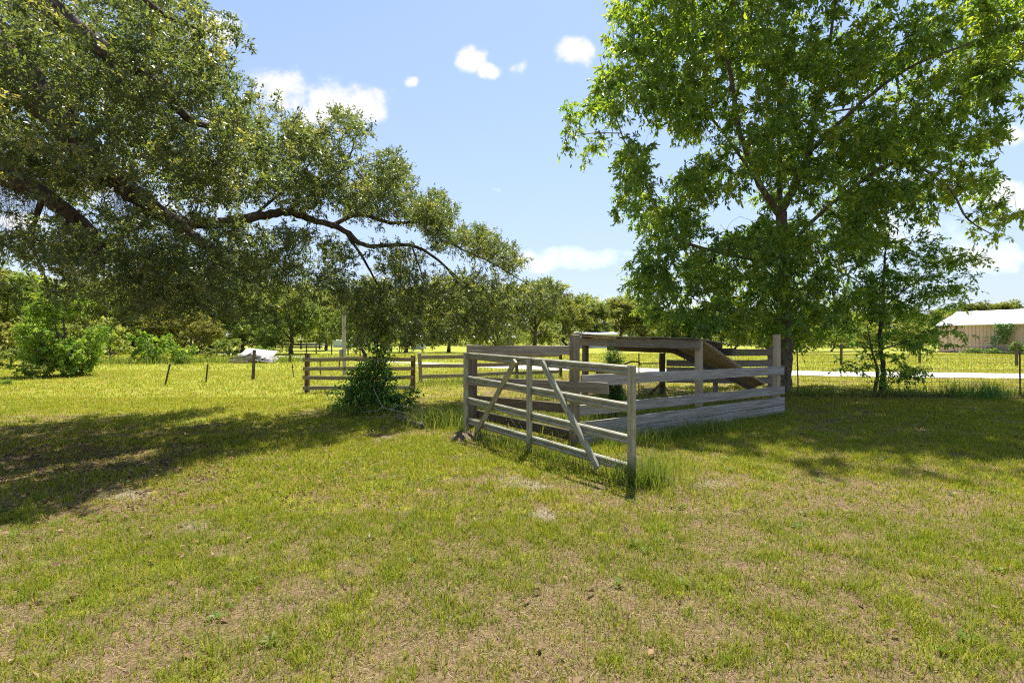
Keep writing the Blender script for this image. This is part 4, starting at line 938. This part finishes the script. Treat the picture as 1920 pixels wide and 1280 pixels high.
wire_fence('wire_fence', 'thin far wire fence across the field between thick trunked oak and light pole', [(-26, 47, 0), (-21.5, 46.5, 0), (-18.4, 45.8, 0), (-17.2, 45, 0), (-15.6, 44.3, 0), (-13.6, 42.5, 0), (-12, 40.5, 0)], 1.0, (.5, .9), .006, .11, M_dark)
root = thing('board_fence', 'black board fence beside the thick trunked oak at the field edge', 'fence', (-32, 66, 0))
for x in (-32, -29.6, -27.2, -24.8): post(root, (x, 66, 0), (x, 66, 1.15), .16, M_blackwood)
for z in (1.0, .62, .25): board(root, (-32.4, 65.88, z), (-24.4, 65.88, z), .17, .05, M_blackwood, segs=3)
root = thing('rail_fence', 'white rail fence panel between the thick trunked oak and the light pole', 'fence', (-31, 75, 0))
for x in (-31, -29.2, -27.4): post(root, (x, 75, 0), (x, 75, 1.05), .11, M_white)
for z in (.95, .62, .3): board(root, (-31.1, 74.92, z), (-27.3, 74.92, z), .10, .04, M_white, segs=2)
T = Tubes(); T.add(np.array([(-30.4, 63.5, .0), (-30.4, 63.5, .25), (-30.4, 63.5, .5), (-30.4, 63.5, .62)]), [.55, .72, .75, .72], 16)
tag(link('tub', T.mesh('tub'), M_tarblack), 'dark low tub in front of the black board fence', 'tub')

# ------------------------------------------------------------------ buildings
def house(name, label, cat, x0, x1, Yd, wall_h, ridge_h, depth, wm, rm, eave=.35, axis='x'):
    root = thing(name, label, cat, (x0, Yd, 0))
    y0, y1 = Yd, Yd + depth; ym = (y0 + y1) / 2
    v = np.array([(x0, y0, 0), (x1, y0, 0), (x1, y1, 0), (x0, y1, 0), (x0, y0, wall_h), (x1, y0, wall_h), (x1, y1, wall_h), (x0, y1, wall_h)], float)
    sub(None, 'wall', v, np.array([(0, 1, 5, 4), (1, 2, 6, 5), (2, 3, 7, 6), (3, 0, 4, 7)]), wm, root)
    gv = np.array([(x0 + .003, y0, wall_h), (x0 + .003, y1, wall_h), (x0 + .003, ym, ridge_h - .05), (x1 - .003, y0, wall_h), (x1 - .003, y1, wall_h), (x1 - .003, ym, ridge_h - .05)], float)
    sub(None, 'gable', gv[:3], np.array([(0, 1, 2)]), wm, root); sub(None, 'gable', gv[3:], np.array([(0, 2, 1)]), wm, root)
    sl_ = (ridge_h - wall_h) / (ym - y0); ez = wall_h - sl_ * eave
    xa, xb = x0 - eave, x1 + eave; th = .09
    pts = [(y0 - eave, ez), (ym, ridge_h), (y1 + eave, ez), (y1 + eave, ez + th), (ym, ridge_h + th), (y0 - eave, ez + th)]
    v = np.array([(x, a, b + .02) for x in (xa, xb) for a, b in pts], float)
    f = [(0, 1, 7, 6), (1, 2, 8, 7), (2, 3, 9, 8), (3, 4, 10, 9), (4, 5, 11, 10), (5, 0, 6, 11), (0, 5, 4, 1), (1, 4, 3, 2), (6, 7, 10, 11), (7, 8, 9, 10)]
    sub(None, 'roof', v, np.array(f), rm, root)
    return root
# barn with ribbed siding
barn = house('barn', 'long tan ribbed metal barn with a bright white roof beyond the gravel road', 'barn', 44.2, 66, 53, 2.78, 4.1, 5.6, M_barnwall, M_barnroof, .22)
rb = []; fb = []; o = 0
for x in np.arange(44.35, 65.9, .32):
    lo = (x - .02, 52.982, .02); hi = (x + .02, 52.998, 2.7)
    rb += [(X_, Y_, Z_) for X_ in (lo[0], hi[0]) for Y_ in (lo[1], hi[1]) for Z_ in (lo[2], hi[2])]
    fb += [tuple(o + k for k in q_) for q_ in ((0, 1, 5, 4), (0, 2, 3, 1), (4, 5, 7, 6), (1, 3, 7, 5))]; o += 8
sub(None, 'siding_ribs', np.array(rb), np.array(fb), M_barnwall, barn)
box(barn, 'base_board', (44.1, 52.9, 0), (66, 52.962, .18), M_dark)
BA = math.atan2(-7, 1.8); barn.rotation_euler.z = BA
bd = np.array((math.cos(BA), math.sin(BA), 0)); bn = np.array((bd[1], -bd[0], 0))
def on_barn(px, out):
    k = (px - 960) / F; b0 = np.array((44.2, 53, 0)) + bn * out
    return b0 + bd * ((b0[0] - k * b0[1]) / (k * bd[1] - bd[0]))
def wall_plant(name, label, px, z0, z1, wd, n, top_heavy, mat=M_vine, out=.12):
    z = rng.uniform(0, 1, n) ** (.7 if top_heavy else 1); w_ = wd * ((.35 + .65 * z) if top_heavy else (1 - .7 * z))
    p = np.column_stack((rng.normal(0, .45, n) * w_, -rng.uniform(0, .4, n), z0 + (z1 - z0) * z))
    v, f = leaf_arrays(p, rng.normal(0, 1, (n, 3)) - (0, .3, .5), np.array((0, -1, .5)) + rng.normal(0, .5, (n, 3)), .18, .12)
    o = link(name, arr_mesh(name, v, f, np.repeat(rng.uniform(0, .7, n), 4)), mat); o.location = Vector(on_barn(px, out)); o.rotation_euler.z = BA
    return tag(o, label, 'vine' if 'vine' in name else 'bush')
wall_plant('wall_vine', 'green vine hanging from the eave down the tan barn wall', 1885, .95, 2.8, 1.1, 420, True)
wall_plant('wall_vine', 'small upright creeper on the barn wall left of the hanging vine', 1866, .4, 1.7, .6, 110, False)
for px, wd, zt, lab in ((1832, 1.5, .42, 'low pale shrub along the barn foot near the left end of the wall'), (1866, 1.4, .42, 'low pale shrub along the barn foot below the small creeper'), (1910, 1.0, 1.1, 'taller round shrub against the barn wall by the right picture edge')):
    wall_plant('barn_shrub', lab, px, .05, zt, wd, 520, False, M_lime, .7)
# little white house with porch
hs = house('small_house', 'small white house with open porch and metal roof in the middle distance', 'house', 9.6, 15.0, 74, 1.95, 2.25, 6, M_white, M_barnroof, .3)
for x in (7.0, 8.2, 9.3): box(hs, 'porch_post', (x - .06, 74.2, 0), (x + .06, 74.32, 1.85), M_white)
v = np.array([(6.5, 73.8, 1.72), (9.3, 73.7, 1.97), (9.3, 79.5, 1.97), (6.5, 79.5, 1.72), (6.5, 73.8, 1.80), (9.3, 73.7, 2.05), (9.3, 79.5, 2.05), (6.5, 79.5, 1.80)])
sub(None, 'porch_roof', v, np.array([(0, 3, 2, 1), (4, 5, 6, 7), (0, 1, 5, 4), (1, 2, 6, 5), (2, 3, 7, 6), (3, 0, 4, 7)]), M_barnroof, hs)
box(hs, 'door', (10.1, 73.95, 0), (10.9, 73.99, 1.75), M_glass); box(hs, 'window', (12.2, 73.95, .9), (13.2, 73.99, 1.6), M_glass)
h2 = house('shed', 'tiny white roofed shed behind the top plank left of the small house', 'shed', -2.2, .4, 92, 1.4, 1.75, 3, M_pale, M_barnroof, .3); box(h2, 'door', (-1.3, 91.95, 0), (-.5, 91.99, 1.2), M_glass)
h3 = house('shed', 'white shed glimpsed through the hanging oak foliage', 'shed', -13.0, -11.6, 66, 1.55, 1.9, 3, M_white, M_barnroof, .2); box(h3, 'window', (-12.6, 65.95, .7), (-12.1, 65.99, 1.2), M_glass)
h4 = house('storage_trailer', 'pale green box trailer standing behind the light pole', 'trailer', -27.2, -24.9, 78, .95, 1.0, 2.4, M_palegreen, M_white, .04)
h5 = house('camper_trailer', 'whitish camper trailer just right of the pale green box trailer', 'trailer', -24.2, -22.4, 77, 1.05, 1.2, 2.2, M_white, M_white, .05); box(h5, 'window', (-23.7, 76.95, .55), (-23.0, 76.99, .9), M_glass)

# collapsed sheet heap on the left lawn
g = G(470, 680); root = thing('scrap_heap', 'collapsed heap of pale roof sheets and boards in weeds on the left lawn', 'scrap heap', g)
def sheet(name, c, sx, sy, rx, ry, rz, mat, n=14):
    us = np.linspace(-1, 1, n * 4 + 1); v = []
    for k in (0, 1):
        for a in (-1, 1):
            for u_ in us: v.append((u_ * sx, a * sy, .02 * math.sin(u_ * n * math.pi) + k * .012))
    m_ = len(us); f = []
    for j in range(m_ - 1):
        f += [(2 * m_ + j, 2 * m_ + j + 1, 3 * m_ + j + 1, 3 * m_ + j), (j, m_ + j, m_ + j + 1, j + 1), (j, j + 1, 2 * m_ + j + 1, 2 * m_ + j), (m_ + j, 3 * m_ + j, 3 * m_ + j + 1, m_ + j + 1)]
    mt = Matrix.Translation(Vector(c)) @ Matrix.Rotation(rz, 4, 'Z') @ Matrix.Rotation(ry, 4, 'Y') @ Matrix.Rotation(rx, 4, 'X')
    v = np.array([tuple(mt @ Vector(p)) for p in v])
    return sub(None, name, v + np.array(g), np.array(f), mat, root)
for c_, sx, sy, rx, ry, rz, mt in (((.1, .7, .50), .95, .7, .38, .10, .1, M_pale), ((-.65, .2, .34), .7, .55, .32, -.34, -.3, M_pale), ((.85, .25, .34), .6, .6, .25, .42, .3, M_pale), ((.1, -.15, .26), .8, .4, .30, -.05, -.15, M_pale), ((.9, -.3, .14), .6, .35, .12, .16, .5, M_pale)):
    sheet('roof_sheet', c_, sx, sy, rx, ry, rz, mt)
for k in range(5):
    a = g + (random.uniform(-1.2, -.2), random.uniform(-.8, -.3), random.uniform(.05, .3)); board(root, a, a + (random.uniform(.9, 1.6), random.uniform(-.2, .4), random.uniform(-.04, .2)), .12, .03, M_brown)

# ------------------------------------------------------------------ sun, sky, camera
az = math.atan2(SUN[0], SUN[1]); el = math.asin(SUN[2])
sd = bpy.data.lights.new('sun', 'SUN'); sd.energy = 5.0; sd.angle = math.radians(.53); sd.color = (1, .955, .88)
so = bpy.data.objects.new('sun', sd); C.objects.link(so); so.rotation_euler = Vector(-SUN).to_track_quat('-Z', 'Y').to_euler()
wd_ = bpy.data.worlds.new('World'); S.world = wd_; wd_.use_nodes = True
nt = wd_.node_tree; bg = nt.nodes['Background']; wo = nt.nodes['World Output']
sk = nd(nt, 'ShaderNodeTexSky'); sk.sky_type = 'NISHITA'; sk.sun_disc = False; sk.sun_elevation = el; sk.sun_rotation = az
sk.air_density = 1.0; sk.dust_density = .4; sk.ozone_density = 3.0
nt.links.new(sk.outputs[0], bg.inputs[0]); bg.inputs[1].default_value = .105
tc = nd(nt, 'ShaderNodeTexCoord'); sp = nd(nt, 'ShaderNodeSeparateXYZ'); nt.links.new(tc.outputs['Generated'], sp.inputs[0])
yy = math_(nt, 'MAXIMUM', sp.outputs[1], .08)
u = math_(nt, 'DIVIDE', sp.outputs[0], yy); w_ = math_(nt, 'DIVIDE', sp.outputs[2], yy)
cb = nd(nt, 'ShaderNodeCombineXYZ'); nt.links.new(u, cb.inputs[0]); nt.links.new(w_, cb.inputs[1])
nA = noise(nt, cb.outputs[0], 7.5, 9, .58, .2); nB = noise(nt, cb.outputs[0], 2.2, 4, .5)
tot = None
for px, py, rx, ry, s_ in ((610, 195, 125, 62, 1.2), (520, 160, 70, 52, 1.1), (670, 200, 62, 52, 1.15), (400, 60, 90, 50, .9), (885, 110, 40, 34, 1.0), (915, 132, 30, 20, .9), (972, 120, 24, 22, .55), (1080, 98, 52, 38, 1.05), (1270, 50, 26, 16, .8), (775, 152, 16, 14, .55), (1090, 482, 115, 30, 1.15), (1010, 492, 90, 24, .9),
                           (930, 355, 22, 9, .55), (1880, 372, 100, 40, 1.3), (1860, 480, 130, 40, 1.1), (1905, 245, 50, 30, 1.1), (1700, 430, 200, 50, .6), (300, 330, 320, 90, .75), (40, 415, 60, 20, 1.0), (60, 520, 120, 30, .7), (1250, 560, 160, 26, .6)):
    a = math_(nt, 'MULTIPLY', math_(nt, 'SUBTRACT', u, (px - 960) / F), F / rx); b = math_(nt, 'MULTIPLY', math_(nt, 'SUBTRACT', w_, (HY - py) / F), F / ry)
    e = math_(nt, 'MULTIPLY', math_(nt, 'SUBTRACT', 1.0, math_(nt, 'ADD', math_(nt, 'MULTIPLY', a, a), math_(nt, 'MULTIPLY', b, b))), s_)
    e = math_(nt, 'MAXIMUM', e, -1.5)
    tot = e if tot is None else math_(nt, 'MAXIMUM', tot, e)
nC = noise(nt, cb.outputs[0], 26, 6, .62, .3)
dn = math_(nt, 'ADD', tot, math_(nt, 'ADD', math_(nt, 'MULTIPLY', math_(nt, 'SUBTRACT', nA.outputs[0], .53), 3.6), math_(nt, 'MULTIPLY', math_(nt, 'SUBTRACT', nC.outputs[0], .5), 1.3)))
mk = ramp(nt, [(.05, (0, 0, 0)), (.8, (1, 1, 1))], dn)
mk.color_ramp.interpolation = 'EASE'
front = math_(nt, 'GREATER_THAN', sp.outputs[1], .1)
hz = ramp(nt, [(0.0, (.80, .80, .80)), (.10, (.70, .70, .70)), (.3, (.48, .48, .48)), (.6, (.2, .2, .2))], sp.outputs[2])
wisp = ramp(nt, [(.42, (0, 0, 0)), (.72, (.5, .5, .5))], nB.outputs[0])
m2 = math_(nt, 'MAXIMUM', math_(nt, 'MULTIPLY', mk.outputs[0], .96), math_(nt, 'MULTIPLY', wisp.outputs[0], .8))
m2 = math_(nt, 'MULTIPLY', m2, front); m3 = math_(nt, 'MAXIMUM', m2, hz.outputs[0])
b2 = nd(nt, 'ShaderNodeBackground')
ccol = ramp(nt, [(.15, (.54, .61, .79)), (.5, (.80, .83, .90)), (1.0, (1.0, .99, .98))], dn)
nt.links.new(ccol.outputs[0], b2.inputs[0]); b2.inputs[1].default_value = .53
mx = nd(nt, 'ShaderNodeMixShader'); nt.links.new(m3, mx.inputs[0]); nt.links.new(bg.outputs[0], mx.inputs[1]); nt.links.new(b2.outputs[0], mx.inputs[2])
nt.links.new(mx.outputs[0], wo.inputs['Surface'])

cam = bpy.data.cameras.new('camera'); co = bpy.data.objects.new('camera', cam); C.objects.link(co)
co.location = (0, 0, EYE); co.rotation_euler = (math.pi / 2, 0, 0)
cam.sensor_width = 36; cam.lens = 18; cam.shift_y = -8 / 1920; cam.clip_end = 3000; cam.clip_start = .05
S.camera = co
vs_ = S.view_settings; vs_.view_transform = 'Standard'; vs_.look = 'None'; vs_.gamma = 1; vs_.use_curve_mapping = False; vs_.exposure = 1.08
cy = S.cycles
cy.use_denoising = False; cy.filter_width = 1.15
cy.max_bounces = 8; cy.diffuse_bounces = 6; cy.glossy_bounces = 2; cy.transmission_bounces = 6; cy.caustics_reflective = False; cy.caustics_refractive = False
